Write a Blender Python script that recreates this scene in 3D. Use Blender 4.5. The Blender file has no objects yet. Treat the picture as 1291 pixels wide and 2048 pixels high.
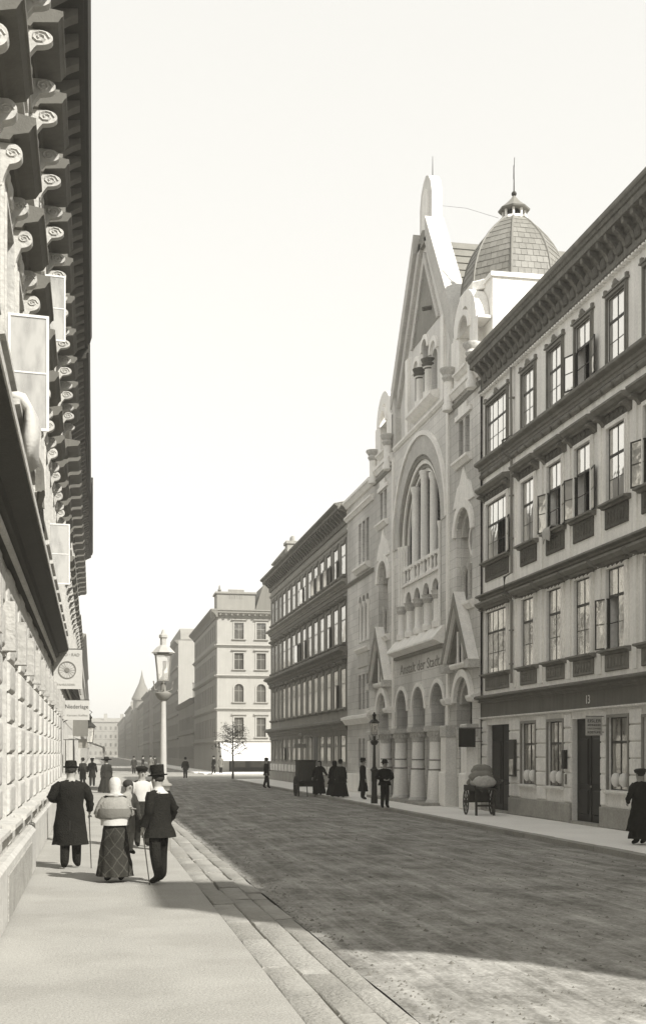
import bpy, bmesh, math, random
from mathutils import Vector, Matrix
R = math.radians
PI = math.pi
random.seed(7)
SC = bpy.context.scene
COL = SC.collection

# ------------------------------------------------------------------ camera, sky, sun, exposure
YAW = math.atan((645.5 - 186.0) / 2400.0)
cam_data = bpy.data.cameras.new('camera')
cam = bpy.data.objects.new('camera', cam_data)
COL.objects.link(cam)
cam.location = (0, 0, 2.0)
cam.rotation_euler = (R(90), 0, -YAW)
cam_data.sensor_fit = 'HORIZONTAL'
cam_data.sensor_width = 36.0
cam_data.lens = 36.0 * 2400.0 / 1291.0
cam_data.shift_x = 0.0
cam_data.shift_y = (1507.0 - 1024.0) / 1291.0
cam_data.clip_start = 0.1
cam_data.clip_end = 6000
SC.camera = cam

SUN_EL, SUN_AZ = 40.0, 33.0          # elevation; angle of the shadows off the street's axis, towards the left
SUN_STRENGTH, SKY_STRENGTH, EXPOSURE = 3.1, 0.15, 1.26
world = bpy.data.worlds.new('World'); SC.world = world
world.use_nodes = True
wn = world.node_tree.nodes; wl = world.node_tree.links
for n in list(wn): wn.remove(n)
w_out = wn.new('ShaderNodeOutputWorld'); w_bg = wn.new('ShaderNodeBackground')
w_sky = wn.new('ShaderNodeTexSky'); w_sky.sky_type = 'NISHITA'; w_sky.sun_disc = False
w_sky.sun_elevation = R(SUN_EL)
w_sky.sun_rotation = R(180 - SUN_AZ)
w_sky.air_density = 1.0; w_sky.dust_density = 1.5; w_sky.ozone_density = 1.0
w_bw = wn.new('ShaderNodeSeparateColor')      # plates of the time saw blue light only: take the sky's blue as its brightness
w_mix = wn.new('ShaderNodeMix'); w_mix.data_type = 'RGBA'; w_mix.blend_type = 'MULTIPLY'
w_mix.inputs['Factor'].default_value = 1.0
w_mix.inputs['B'].default_value = (1.0, 0.985, 0.935, 1)
wl.new(w_sky.outputs['Color'], w_bw.inputs['Color'])
w_veil = wn.new('ShaderNodeMath'); w_veil.operation = 'MULTIPLY_ADD'       # thin even overcast over the blue
w_veil.inputs[1].default_value = 0.16; w_veil.inputs[2].default_value = 2.18
wl.new(w_bw.outputs['Blue'], w_veil.inputs[0])
wl.new(w_veil.outputs[0], w_mix.inputs['A'])
wl.new(w_mix.outputs['Result'], w_bg.inputs['Color'])
w_bg.inputs['Strength'].default_value = SKY_STRENGTH
wl.new(w_bg.outputs['Background'], w_out.inputs['Surface'])

sun_data = bpy.data.lights.new('sun', 'SUN')
sun_data.energy = SUN_STRENGTH; sun_data.angle = R(0.5); sun_data.color = (1.0, 0.975, 0.92)
sun = bpy.data.objects.new('sun', sun_data); COL.objects.link(sun)
_az = R(SUN_AZ); _el = R(SUN_EL)
_sd = Vector((-math.sin(_az) * math.cos(_el), math.cos(_az) * math.cos(_el), -math.sin(_el)))   # direction of travel
sun.rotation_euler = _sd.to_track_quat('-Z', 'Y').to_euler()
sun.location = (20, -30, 40)
vs = SC.view_settings
vs.view_transform = 'Standard'; vs.look = 'None'; vs.exposure = EXPOSURE; vs.gamma = 1.0
vs.use_curve_mapping = False
SC.cycles.max_bounces = 6; SC.cycles.diffuse_bounces = 4; SC.cycles.glossy_bounces = 3
SC.cycles.transmission_bounces = 6; SC.cycles.transparent_max_bounces = 8; SC.cycles.volume_bounces = 1
SC.cycles.sample_clamp_indirect = 6.0
SC.cycles.caustics_reflective = False; SC.cycles.caustics_refractive = False

# ------------------------------------------------------------------ materials (sepia-toned print: grey values with a warm tint)
def tone(g):
    g = max(0.0, min(1.0, g))
    t = min(1.0, g / 0.6) ** 0.5
    return (g, g * (0.945 + 0.035 * t), g * (0.76 + 0.175 * t), 1)
MATS = {}
def mat(name, g, rough=0.85, var=0.12, scale=1.2, fine=0.10, fscale=14.0, streak=0.0, bump=0.25, bscale=35.0, spec=0.25,
        g2=None, patch=None, ashlar=0.0):
    """plain weathered surface: large soft variation, fine mottling, rain streaks, fine relief"""
    if name in MATS: return MATS[name]
    m = bpy.data.materials.new(name); m.use_nodes = True
    nt = m.node_tree; N = nt.nodes; L = nt.links
    b = N['Principled BSDF']
    b.inputs['Roughness'].default_value = rough
    b.inputs['Specular IOR Level'].default_value = spec
    geo = N.new('ShaderNodeNewGeometry')
    def noise(sc, det=4, vec=None):
        t = N.new('ShaderNodeTexNoise'); t.inputs['Scale'].default_value = sc; t.inputs['Detail'].default_value = det
        L.new(vec or geo.outputs['Position'], t.inputs['Vector']); return t
    def math_(op, a, b_):
        t = N.new('ShaderNodeMath'); t.operation = op
        for i, v in enumerate((a, b_)):
            if isinstance(v, (int, float)): t.inputs[i].default_value = v
            else: L.new(v, t.inputs[i])
        return t.outputs[0]
    n1 = noise(scale); n2 = noise(fscale, 5)
    # value multiplier around 1
    v = math_('MULTIPLY_ADD', n1.outputs['Fac'], var * 2.4); N[v.node.name].inputs[2].default_value = 1 - var * 1.2
    v2 = math_('MULTIPLY_ADD', n2.outputs['Fac'], fine * 2.4); N[v2.node.name].inputs[2].default_value = 1 - fine * 1.2
    val = math_('MULTIPLY', v, v2)
    if streak:
        mp = N.new('ShaderNodeMapping'); mp.inputs['Scale'].default_value = (5.0, 5.0, 0.35)
        L.new(geo.outputs['Position'], mp.inputs['Vector'])
        n3 = noise(1.0, 6, mp.outputs['Vector'])
        v3 = math_('MULTIPLY_ADD', n3.outputs['Fac'], streak * 2.4); N[v3.node.name].inputs[2].default_value = 1 - streak * 1.2
        val = math_('MULTIPLY', val, v3)
    base = N.new('ShaderNodeRGB'); base.outputs[0].default_value = tone(g)
    colour = base.outputs[0]
    if g2 is not None:
        n4 = noise(patch or 0.6, 7)
        rp = N.new('ShaderNodeValToRGB'); rp.color_ramp.elements[0].position = 0.44; rp.color_ramp.elements[1].position = 0.58
        L.new(n4.outputs['Fac'], rp.inputs['Fac'])
        mx = N.new('ShaderNodeMix'); mx.data_type = 'RGBA'; mx.inputs['B'].default_value = tone(g2)
        L.new(rp.outputs['Color'], mx.inputs['Factor']); L.new(colour, mx.inputs['A']); colour = mx.outputs['Result']
    mul = N.new('ShaderNodeVectorMath'); mul.operation = 'SCALE'
    L.new(colour, mul.inputs[0]); L.new(val, mul.inputs['Scale'])
    L.new(mul.outputs['Vector'], b.inputs['Base Color'])
    if ashlar:      # faint courses of dressed stone
        sx = N.new('ShaderNodeSeparateXYZ'); L.new(geo.outputs['Position'], sx.inputs[0])
        ad = N.new('ShaderNodeMath'); L.new(sx.outputs[0], ad.inputs[0]); L.new(sx.outputs[1], ad.inputs[1])
        cx = N.new('ShaderNodeCombineXYZ'); L.new(ad.outputs[0], cx.inputs[0]); L.new(sx.outputs[2], cx.inputs[1])
        br = N.new('ShaderNodeTexBrick'); br.inputs['Scale'].default_value = 1.0; br.inputs['Brick Width'].default_value = 0.85; br.inputs['Row Height'].default_value = 0.36
        br.inputs['Mortar Size'].default_value = 0.014; br.inputs['Mortar Smooth'].default_value = 0.3
        br.inputs['Color1'].default_value = (1, 1, 1, 1); br.inputs['Color2'].default_value = (1 - ashlar * .7,) * 3 + (1,); br.inputs['Mortar'].default_value = (1 - ashlar * 1.8,) * 3 + (1,)
        L.new(cx.outputs[0], br.inputs['Vector'])
        mm = N.new('ShaderNodeMix'); mm.data_type = 'RGBA'; mm.blend_type = 'MULTIPLY'; mm.inputs['Factor'].default_value = 1
        L.new(mul.outputs['Vector'], mm.inputs['A']); L.new(br.outputs['Color'], mm.inputs['B']); L.new(mm.outputs['Result'], b.inputs['Base Color'])
    if bump:
        bp = N.new('ShaderNodeBump'); bp.inputs['Strength'].default_value = bump; bp.inputs['Distance'].default_value = 0.03
        nb = noise(bscale, 6); L.new(nb.outputs['Fac'], bp.inputs['Height']); L.new(bp.outputs['Normal'], b.inputs['Normal'])
    MATS[name] = m
    return m

def mat_pane(name, g, var, vscale, rough=0.05, zs=0.35, mirror=0.6):
    """window glass with a curtain drawn close behind it; in one material mottled with painted reflections"""
    m = bpy.data.materials.new(name); m.use_nodes = True
    nt = m.node_tree; N = nt.nodes; L = nt.links; b = N['Principled BSDF']
    geo = N.new('ShaderNodeNewGeometry'); mp = N.new('ShaderNodeMapping'); mp.inputs['Scale'].default_value = (vscale, vscale, vscale * zs)
    L.new(geo.outputs['Position'], mp.inputs['Vector'])
    t = N.new('ShaderNodeTexNoise'); t.inputs['Scale'].default_value = 1.0; t.inputs['Detail'].default_value = 5
    L.new(mp.outputs['Vector'], t.inputs['Vector'])
    rp = N.new('ShaderNodeValToRGB'); rp.color_ramp.elements[0].position = 0.36; rp.color_ramp.elements[1].position = 0.56
    rp.color_ramp.elements[0].color = tone(g * (1 - var)); rp.color_ramp.elements[1].color = tone(g)
    L.new(t.outputs['Fac'], rp.inputs['Fac']); L.new(rp.outputs['Color'], b.inputs['Base Color'])
    b.inputs['Roughness'].default_value = 0.6; b.inputs['Specular IOR Level'].default_value = 0.2
    gl = N.new('ShaderNodeBsdfGlossy'); gl.inputs['Roughness'].default_value = rough; gl.inputs['Color'].default_value = tone(0.95)
    nb = N.new('ShaderNodeTexNoise'); nb.inputs['Scale'].default_value = 2.2; L.new(geo.outputs['Position'], nb.inputs['Vector'])
    bp = N.new('ShaderNodeBump'); bp.inputs['Strength'].default_value = 0.25; bp.inputs['Distance'].default_value = 0.03      # wavy old glass
    L.new(nb.outputs['Fac'], bp.inputs['Height']); L.new(bp.outputs['Normal'], gl.inputs['Normal'])
    mx = N.new('ShaderNodeMixShader'); mx.inputs[0].default_value = mirror
    L.new(b.outputs[0], mx.inputs[1]); L.new(gl.outputs[0], mx.inputs[2]); L.new(mx.outputs[0], N['Material Output'].inputs['Surface'])
    MATS[name] = m
    return m

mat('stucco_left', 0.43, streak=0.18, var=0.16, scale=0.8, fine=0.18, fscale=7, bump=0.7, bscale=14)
mat('hood_left_shaded', 0.13, streak=0.15, var=0.2)  # left stucco darkened: the shade under hoods and brackets is put into the colour
mat('stucco_left_shaded', 0.045, streak=0.15)  # near-black copy of the left stucco, painting in the soffit shade
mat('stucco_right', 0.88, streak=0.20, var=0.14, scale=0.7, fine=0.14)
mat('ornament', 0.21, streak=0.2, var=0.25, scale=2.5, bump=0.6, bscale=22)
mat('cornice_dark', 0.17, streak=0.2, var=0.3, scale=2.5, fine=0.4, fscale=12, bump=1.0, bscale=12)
mat('ground_stone', 0.74, streak=0.16, var=0.15, scale=1.5, fine=0.2)
mat('ground_stone_dark', 0.15, streak=0.2, var=0.2)
mat('plinth_stone', 0.32, var=0.3, scale=2.2, fine=0.3, bump=0.8)
mat('temple_stone', 0.72, streak=0.16, var=0.14, scale=0.6, fine=0.28, fscale=20, g2=0.53, patch=0.22, ashlar=0.16)
mat('temple_weathered', 0.52, streak=0.14, var=0.16, fine=0.22)
mat('temple_light', 0.84, streak=0.14, var=0.12, fine=0.18, fscale=18)
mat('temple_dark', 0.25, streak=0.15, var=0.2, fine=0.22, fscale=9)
mat('temple_carved', 0.52, var=0.2, fine=0.45, fscale=24, bump=1.0, bscale=14)
mat('carved_dark', 0.12, var=0.3, fine=0.5, fscale=16, bump=1.0, bscale=16)
mat('dome_zinc', 0.19, rough=0.55, var=0.18, fine=0.15)
mat('dome_zinc_b', 0.22, rough=0.55, var=0.18, fine=0.15)
mat('roof_slate', 0.18, var=0.2, fine=0.2)
mat('roof_tile', 0.22, var=0.2, fine=0.25)
mat('brick_dark', 0.19, streak=0.2, var=0.2, fine=0.2)
mat('brick_mid', 0.30, streak=0.2, var=0.2, fine=0.2)
mat('house_white', 0.34, streak=0.1, var=0.08)
mat('house_grey', 0.17, streak=0.15, var=0.15, scale=0.15)
mat('house_grey_b', 0.24, streak=0.15, var=0.15, scale=0.15)
mat('frame_dark', 0.05, rough=0.5, bump=0, var=0.1)
mat('frame_mid', 0.22, rough=0.5, bump=0, var=0.1)
mat('frame_white', 0.62, rough=0.5, bump=0, var=0.1)
mat('door_dark', 0.018, rough=0.5, bump=0.1, var=0.3)
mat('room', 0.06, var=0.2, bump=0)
mat('iron_dark', 0.03, rough=0.5, bump=0.1, var=0.2)
mat('iron_grey', 0.40, rough=0.6, bump=0.15, var=0.15, streak=0.1)
mat('board_white', 0.42, rough=0.6, var=0.06, bump=0.05)
mat('board_dark', 0.03, rough=0.6, var=0.2, bump=0.05)
mat('paint_black', 0.03, rough=0.6, var=0.1, bump=0)
mat('paint_white', 0.75, rough=0.6, var=0.1, bump=0)
mat('paint_grey', 0.16, rough=0.6, var=0.1, bump=0)
mat('cloth_white', 0.45, var=0.08, bump=0.3, bscale=30)
mat('cloth_black', 0.014, var=0.4, fine=0.3, bump=0.9, bscale=40, rough=0.95, spec=0.1)
mat('cloth_dark', 0.024, var=0.4, fine=0.3, bump=0.9, bscale=40, rough=0.95, spec=0.1)
mat('cloth_mid', 0.16, var=0.3, fine=0.2, bump=0.4, bscale=40, rough=0.95, spec=0.1)
mat('cloth_light', 0.26, var=0.2, fine=0.2, bump=0.4, bscale=40, rough=0.95, spec=0.1)
mat('skin', 0.30, var=0.08, bump=0.05, rough=0.6)
mat('hair', 0.03, rough=0.6, bump=0.6, bscale=80)
mat('sack', 0.5, var=0.3, fine=0.3, bump=0.7)
mat('wood_dark', 0.05, var=0.3, fine=0.3)
mat('bark', 0.09, var=0.3, fine=0.3, bump=1)
mat('leaf', 0.09, var=0.3, rough=0.7, bump=0)
mat('glass_dark', 0.02, rough=0.7, var=0.3, bump=0, spec=0.03)
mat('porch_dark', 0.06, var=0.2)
mat_pane('pane', 0.86, 0.06, 3.0, mirror=0.7)
mat_pane('pane_reflection_mottle', 0.78, 0.5, 7.0, mirror=0.6)  # dark mottling paints reflections of the opposite fronts into the base colour
mat_pane('pane_grey', 0.30, 0.7, 4.0, mirror=0.35)
mat_pane('pane_far', 0.08, 0.6, 1.0, mirror=0.12)

# ------------------------------------------------------------------ mesh builder
class MB:
    def __init__(s): s.v = []; s.f = []; s.m = []; s.mi = 0
    def q(s, *pts):
        i = len(s.v); s.v.extend([tuple(p) for p in pts]); s.f.append(tuple(range(i, i + len(pts)))); s.m.append(s.mi); return s
    def box(s, x0, x1, y0, y1, z0, z1):
        i = len(s.v)
        s.v.extend([(x0, y0, z0), (x1, y0, z0), (x1, y1, z0), (x0, y1, z0), (x0, y0, z1), (x1, y0, z1), (x1, y1, z1), (x0, y1, z1)])
        for f in ((0, 3, 2, 1), (4, 5, 6, 7), (0, 1, 5, 4), (1, 2, 6, 5), (2, 3, 7, 6), (3, 0, 4, 7)):
            s.f.append(tuple(i + k for k in f)); s.m.append(s.mi)
        return s
    def cham(s, x0, x1, y0, y1, z0, z1, c):
        """box whose front (y0) face is chamfered by c"""
        i = len(s.v)
        s.v.extend([(x0, y1, z0), (x1, y1, z0), (x1, y1, z1), (x0, y1, z1),
                    (x0, y0 + c, z0), (x1, y0 + c, z0), (x1, y0 + c, z1), (x0, y0 + c, z1),
                    (x0 + c, y0, z0 + c), (x1 - c, y0, z0 + c), (x1 - c, y0, z1 - c), (x0 + c, y0, z1 - c)])
        for a in (0, 4):
            for k in range(4):
                s.f.append((i + a + k, i + a + (k + 1) % 4, i + a + 4 + (k + 1) % 4, i + a + 4 + k)); s.m.append(s.mi)
        s.f.append((i + 8, i + 9, i + 10, i + 11)); s.m.append(s.mi)
        return s
    def prism(s, prof, x0, x1):
        """profile of (out, z) points extruded along x; out is measured towards the street"""
        n = len(prof); i = len(s.v)
        s.v.extend([(x0, -o, z) for o, z in prof]); s.v.extend([(x1, -o, z) for o, z in prof])
        for k in range(n):
            s.f.append((i + k, i + (k + 1) % n, i + n + (k + 1) % n, i + n + k)); s.m.append(s.mi)
        s.f.append(tuple(i + k for k in range(n))); s.f.append(tuple(i + n + k for k in reversed(range(n)))); s.m += [s.mi, s.mi]
        return s
    def ext(s, pts, y0, y1):
        """outline of (x, z) points extruded from y0 to y1"""
        n = len(pts); i = len(s.v)
        s.v.extend([(x, y0, z) for x, z in pts]); s.v.extend([(x, y1, z) for x, z in pts])
        for k in range(n):
            s.f.append((i + k, i + (k + 1) % n, i + n + (k + 1) % n, i + n + k)); s.m.append(s.mi)
        s.f.append(tuple(i + k for k in range(n))); s.f.append(tuple(i + n + k for k in reversed(range(n)))); s.m += [s.mi, s.mi]
        return s
    def ring(s, cx, cz, r0, r1, y0, y1, a0=0.0, a1=PI, n=14):
        """arch ring (voussoir band) between radii r0, r1"""
        for k in range(n):
            p = a0 + (a1 - a0) * k / n; q = a0 + (a1 - a0) * (k + 1) / n
            P = [(cx + r * math.cos(t), cz + r * math.sin(t)) for t, r in ((p, r0), (p, r1), (q, r1), (q, r0))]
            s.ext(P, y0, y1)
        return s
    def lathe(s, prof, cx=0, cy=0, n=16, a0=0.0, a1=2 * PI, cap=True):
        full = abs(a1 - a0 - 2 * PI) < 1e-6
        i = len(s.v); m = n if full else n + 1
        for r, z in prof:
            for k in range(m):
                t = a0 + (a1 - a0) * k / n
                s.v.append((cx + r * math.cos(t), cy + r * math.sin(t), z))
        for j in range(len(prof) - 1):
            for k in range(n):
                k2 = (k + 1) % m if full else k + 1
                s.f.append((i + j * m + k, i + j * m + k2, i + (j + 1) * m + k2, i + (j + 1) * m + k)); s.m.append(s.mi)
        if cap and full:
            s.f.append(tuple(i + k for k in reversed(range(m)))); s.f.append(tuple(i + (len(prof) - 1) * m + k for k in range(m))); s.m += [s.mi, s.mi]
        return s
    def tube(s, pts, rad, n=8, cap=True):
        pts = [Vector(p) for p in pts]
        if isinstance(rad, (int, float)): rad = [rad] * len(pts)
        i = len(s.v); up = Vector((0.013, 0.021, 1)).normalized()
        for k, p in enumerate(pts):
            d = (pts[min(k + 1, len(pts) - 1)] - pts[max(k - 1, 0)]).normalized()
            a = d.cross(up) if abs(d.dot(up)) < 0.96 else d.cross(Vector((1, 0, 0.02)))
            a.normalize(); b = d.cross(a)
            for j in range(n):
                t = 2 * PI * j / n; s.v.append(tuple(p + (a * math.cos(t) + b * math.sin(t)) * rad[k]))
        for k in range(len(pts) - 1):
            for j in range(n):
                s.f.append((i + k * n + j, i + k * n + (j + 1) % n, i + (k + 1) * n + (j + 1) % n, i + (k + 1) * n + j)); s.m.append(s.mi)
        if cap:
            s.f.append(tuple(i + j for j in reversed(range(n)))); s.f.append(tuple(i + (len(pts) - 1) * n + j for j in range(n))); s.m += [s.mi, s.mi]
        return s
    def loft(s, rings, n=16, cap=True, fold=None):
        """rings of (cx, cy, z, rx, ry); fold = (count, amount at last ring)"""
        i = len(s.v)
        for k, (cx, cy, z, rx, ry) in enumerate(rings):
            for j in range(n):
                t = 2 * PI * j / n; w = 1.0
                if fold: w = 1 + fold[1] * (k / (len(rings) - 1)) ** 1.5 * math.sin(fold[0] * t + 0.7 * math.sin(2 * t))
                s.v.append((cx + rx * w * math.cos(t), cy + ry * w * math.sin(t), z))
        for k in range(len(rings) - 1):
            for j in range(n):
                s.f.append((i + k * n + j, i + k * n + (j + 1) % n, i + (k + 1) * n + (j + 1) % n, i + (k + 1) * n + j)); s.m.append(s.mi)
        if cap:
            s.f.append(tuple(i + j for j in reversed(range(n)))); s.f.append(tuple(i + (len(rings) - 1) * n + j for j in range(n))); s.m += [s.mi, s.mi]
        return s
    def ball(s, c, r, n=10, m=6):
        rx, ry, rz = (r, r, r) if isinstance(r, (int, float)) else r
        return s.loft([(c[0], c[1], c[2] + rz * math.sin(a), max(1e-3, rx * math.cos(a)), max(1e-3, ry * math.cos(a)))
                       for a in [-PI / 2 + PI * k / m for k in range(m + 1)]], n)
    def mesh(s, name, *mats, smooth=False, angle=40):
        me = bpy.data.meshes.new(name); me.from_pydata(s.v, [], s.f)
        for m in mats: me.materials.append(MATS[m] if isinstance(m, str) else m)
        if any(s.m): me.polygons.foreach_set('material_index', s.m)
        bm = bmesh.new(); bm.from_mesh(me); bmesh.ops.recalc_face_normals(bm, faces=bm.faces); bm.to_mesh(me); bm.free()
        if smooth:
            me.shade_smooth(); me.set_sharp_from_angle(angle=R(angle))
        me.update(); return me

# ------------------------------------------------------------------ objects
def add(name, data, parent=None, loc=(0, 0, 0), rot=0, label=None, cat=None, group=None, kind=None):
    o = bpy.data.objects.new(name, data); COL.objects.link(o)
    o.location = loc
    o.rotation_euler = rot if isinstance(rot, (tuple, list)) else (0, 0, rot)
    if parent is not None: o.parent = parent
    if label: o['label'] = label
    if cat: o['category'] = cat
    if group: o['group'] = group
    if kind: o['kind'] = kind
    return o
def thing(name, label, cat, loc=(0, 0, 0), rot=0, group=None):
    return add(name, None, None, loc, rot, label, cat, group)
CACHE = {}
def cached(key, fn):
    if key not in CACHE: CACHE[key] = fn()
    return CACHE[key]
def text_mesh(txt, size, m, ext=0.004, align='CENTER', width=None):
    c = bpy.data.curves.new('lettering', 'FONT'); c.body = txt; c.size = size; c.extrude = ext
    c.align_x = align; c.align_y = 'CENTER'; c.resolution_u = 3
    o = bpy.data.objects.new('lettering', c); COL.objects.link(o)
    bpy.context.view_layer.update()
    me = bpy.data.meshes.new_from_object(o.evaluated_get(bpy.context.evaluated_depsgraph_get()))
    bpy.data.objects.remove(o); bpy.data.curves.remove(c)
    xs = [v.co.x for v in me.vertices]
    k = (width / (max(xs) - min(xs))) if (width and xs) else 1.0
    # stand the lettering up: x stays, y becomes z, facing -y
    for v in me.vertices: v.co = Vector((v.co.x * k, -v.co.z, v.co.y))
    me.materials.clear(); me.materials.append(MATS[m]); me.update()
    return me

# ------------------------------------------------------------------ facade helpers (house frame: x along the front, -y towards the street)
def wall_mb(mb, x0, x1, z0, z1, ops, depth=0.3, y=0.0, n=10):
    """front face with real openings (xa, xb, za, zb[, 'arch']) and their reveals"""
    xs = sorted({x0, x1} | {o[0] for o in ops} | {o[1] for o in ops}); zs = sorted({z0, z1} | {o[2] for o in ops} | {o[3] for o in ops})
    for k in range(len(zs) - 1):
        zc = (zs[k] + zs[k + 1]) / 2; run = None
        for j in range(len(xs)):
            solid = j < len(xs) - 1 and not any(o[0] < (xs[j] + xs[j + 1]) / 2 < o[1] and o[2] < zc < o[3] for o in ops)
            if solid and run is None: run = xs[j]
            if not solid and run is not None:
                mb.q((run, y, zs[k]), (xs[j], y, zs[k]), (xs[j], y, zs[k + 1]), (run, y, zs[k + 1])); run = None
    for o in ops:
        xa, xb, za, zb = o[:4]; yb = y + depth
        if len(o) > 4 and o[4]:
            r = (xb - xa) / 2; cx = (xa + xb) / 2; zsx = zb - r
            for k in range(n):
                p = PI * k / n; q = PI * (k + 1) / n
                a = (cx - r * math.cos(p), zsx + r * math.sin(p)); b = (cx - r * math.cos(q), zsx + r * math.sin(q))
                mb.q((a[0], y, a[1]), (b[0], y, b[1]), (b[0], y, zb), (a[0], y, zb))
                mb.q((a[0], y, a[1]), (a[0], yb, a[1]), (b[0], yb, b[1]), (b[0], y, b[1]))
            zt = zsx
        else:
            mb.q((xa, y, zb), (xb, y, zb), (xb, yb, zb), (xa, yb, zb)); zt = zb
        mb.q((xa, y, za), (xa, yb, za), (xa, yb, zt), (xa, y, zt))
        mb.q((xb, y, za), (xb, y, zt), (xb, yb, zt), (xb, yb, za))
        mb.q((xa, y, za), (xb, y, za), (xb, yb, za), (xa, yb, za))
    return mb
def shell_mb(mb, x0, x1, z0, z1, depth, y=0.0):
    """the three other walls of a house"""
    mb.q((x0, y, z0), (x0, depth, z0), (x0, depth, z1), (x0, y, z1))
    mb.q((x1, y, z0), (x1, y, z1), (x1, depth, z1), (x1, depth, z0))
    mb.q((x0, depth, z0), (x1, depth, z0), (x1, depth, z1), (x0, depth, z1))
    return mb
WE = 0.035
def frame_mesh(w, h, cols, tr, rows, m, bar=0.032, d=0.035):
    def f():
        b = MB(); e = WE
        b.box(-w / 2, -w / 2 + e, 0, d, 0, h); b.box(w / 2 - e, w / 2, 0, d, 0, h)
        b.box(-w / 2 + e, w / 2 - e, 0, d, 0, e); b.box(-w / 2 + e, w / 2 - e, 0, d, h - e, h)
        zt = h * tr if tr else h - e
        if tr: b.box(-w / 2 + e, w / 2 - e, -d * .4, d, zt - 0.035, zt + 0.035)
        for k in range(1, cols):
            x = -w / 2 + e + (w - 2 * e) * k / cols; bb = bar * (1.4 if cols == 2 or k * 2 == cols else 0.8)
            b.box(x - bb / 2, x + bb / 2, d * .06, d * .94, e, zt - 0.035 if tr else h - e)
            if tr: b.box(x - bb / 2, x + bb / 2, d * .06, d * .94, zt + 0.035, h - e)
        for k in range(1, rows):
            z = e + (zt - 0.035 - e) * k / rows
            b.box(-w / 2 + e, w / 2 - e, d * .17, d * .88, z - 0.011, z + 0.011)
        return b.mesh('window_frame', m)
    return cached(('fr', round(w, 2), round(h, 2), cols, tr, rows, m, d), f)
def pane_mesh(w, h, m):
    return cached(('pane', round(w, 3), round(h, 3), m), lambda: MB().box(-w / 2, w / 2, 0, 0.008, -h / 2, h / 2).mesh('pane', m))
def casement_mesh(w, h, rows, fm, pm):
    def f():
        b = MB(); e = 0.035
        b.box(0, e, -0.02, 0.02, 0, h); b.box(w - e, w, -0.02, 0.02, 0, h); b.box(e, w - e, -0.02, 0.02, 0, e); b.box(e, w - e, -0.02, 0.02, h - e, h)
        for k in range(1, rows): b.box(e, w - e, -0.015, 0.015, h * k / rows - 0.011, h * k / rows + 0.011)
        b.mi = 1; b.box(e, w - e, -0.004, 0.004, e, h - e)
        return b.mesh('casement', fm, pm)
    return cached(('case', round(w, 2), round(h, 2), rows, fm, pm), f)
def window(H, xc, z0, w, h, cols=2, tr=0.62, rows=2, state='', y=0.15, pm='pane', fm='frame_dark', angs=(115, 80), d=0.035):
    """state letters: L / R = that lower casement stands open towards the street"""
    wo = add('window', frame_mesh(w, h, cols, tr, rows, fm, d=d), H, (xc, y, z0))
    e = WE; zt = h * tr if tr else h - e; cw = (w - 2 * e) / cols
    bands = [(e, (zt - 0.035) if tr else h - e, rows)]
    if tr: bands.append((zt + 0.035, h - e, 1))
    for bi, (a, b_, nr) in enumerate(bands):
        for r_ in range(nr):
            for c in range(cols):
                if bi == 0 and (('L' in state and c < cols / 2) or ('R' in state and c >= cols / 2)): continue
                ph = (b_ - a) / nr
                add('pane', pane_mesh(cw, ph, pm), wo, (-w / 2 + e + cw * (c + 0.5), d * .5, a + ph * (r_ + 0.5)))
    ch = zt - 0.035 - e; cw2 = min(w / 2 - e, 0.52)
    for ch_, sgn in (('L', -1), ('R', 1)):
        if ch_ in state:
            me = casement_mesh(cw2, ch, rows, fm, pm)
            a = R(angs[0 if sgn < 0 else 1])
            add('casement', me, wo, (sgn * (w / 2 - 0.05), -y - 0.02, e), rot=(-a if sgn < 0 else PI + a))
    return wo
def prism_mesh(key, prof, x0, x1, m, **k):
    return cached(('pr', key, round(x1 - x0, 3), m), lambda: MB().prism(prof, x0, x1).mesh(key, m, **k))
def console_mesh(h, p, w, m):
    """scroll bracket: S-shaped side outline extruded along x"""
    def f():
        pts = [(-0.02, 0)]
        for k in range(9):
            t = k / 8; pts.append((p * (0.16 + 0.30 * t ** 1.5) , h * 0.50 * t))
        for k in range(9):
            a = -PI * 0.40 + PI * 0.95 * k / 8
            pts.append((p * 0.58 + p * 0.42 * math.cos(a), h * 0.76 + h * 0.235 * math.sin(a)))
        pts.append((-0.02, h))
        b = MB().prism(pts, -w / 2, w / 2)
        # raised volute on both cheeks
        for sx in (-1, 1):
            prev = None
            for k in range(13):
                a = k / 12 * 3.2 * PI; r = 0.30 * p * (1 - k / 15)
                c = Vector((sx * (w / 2 + 0.004), -(p * 0.58 + r * math.cos(a)), h * 0.76 + r * 0.75 * math.sin(a)))
                if prev is not None: b.tube([prev, c], 0.014 * p / 0.3, 4)
                prev = c
        return b.mesh('console', m)
    return cached(('con', h, p, w, m), f)
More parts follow.
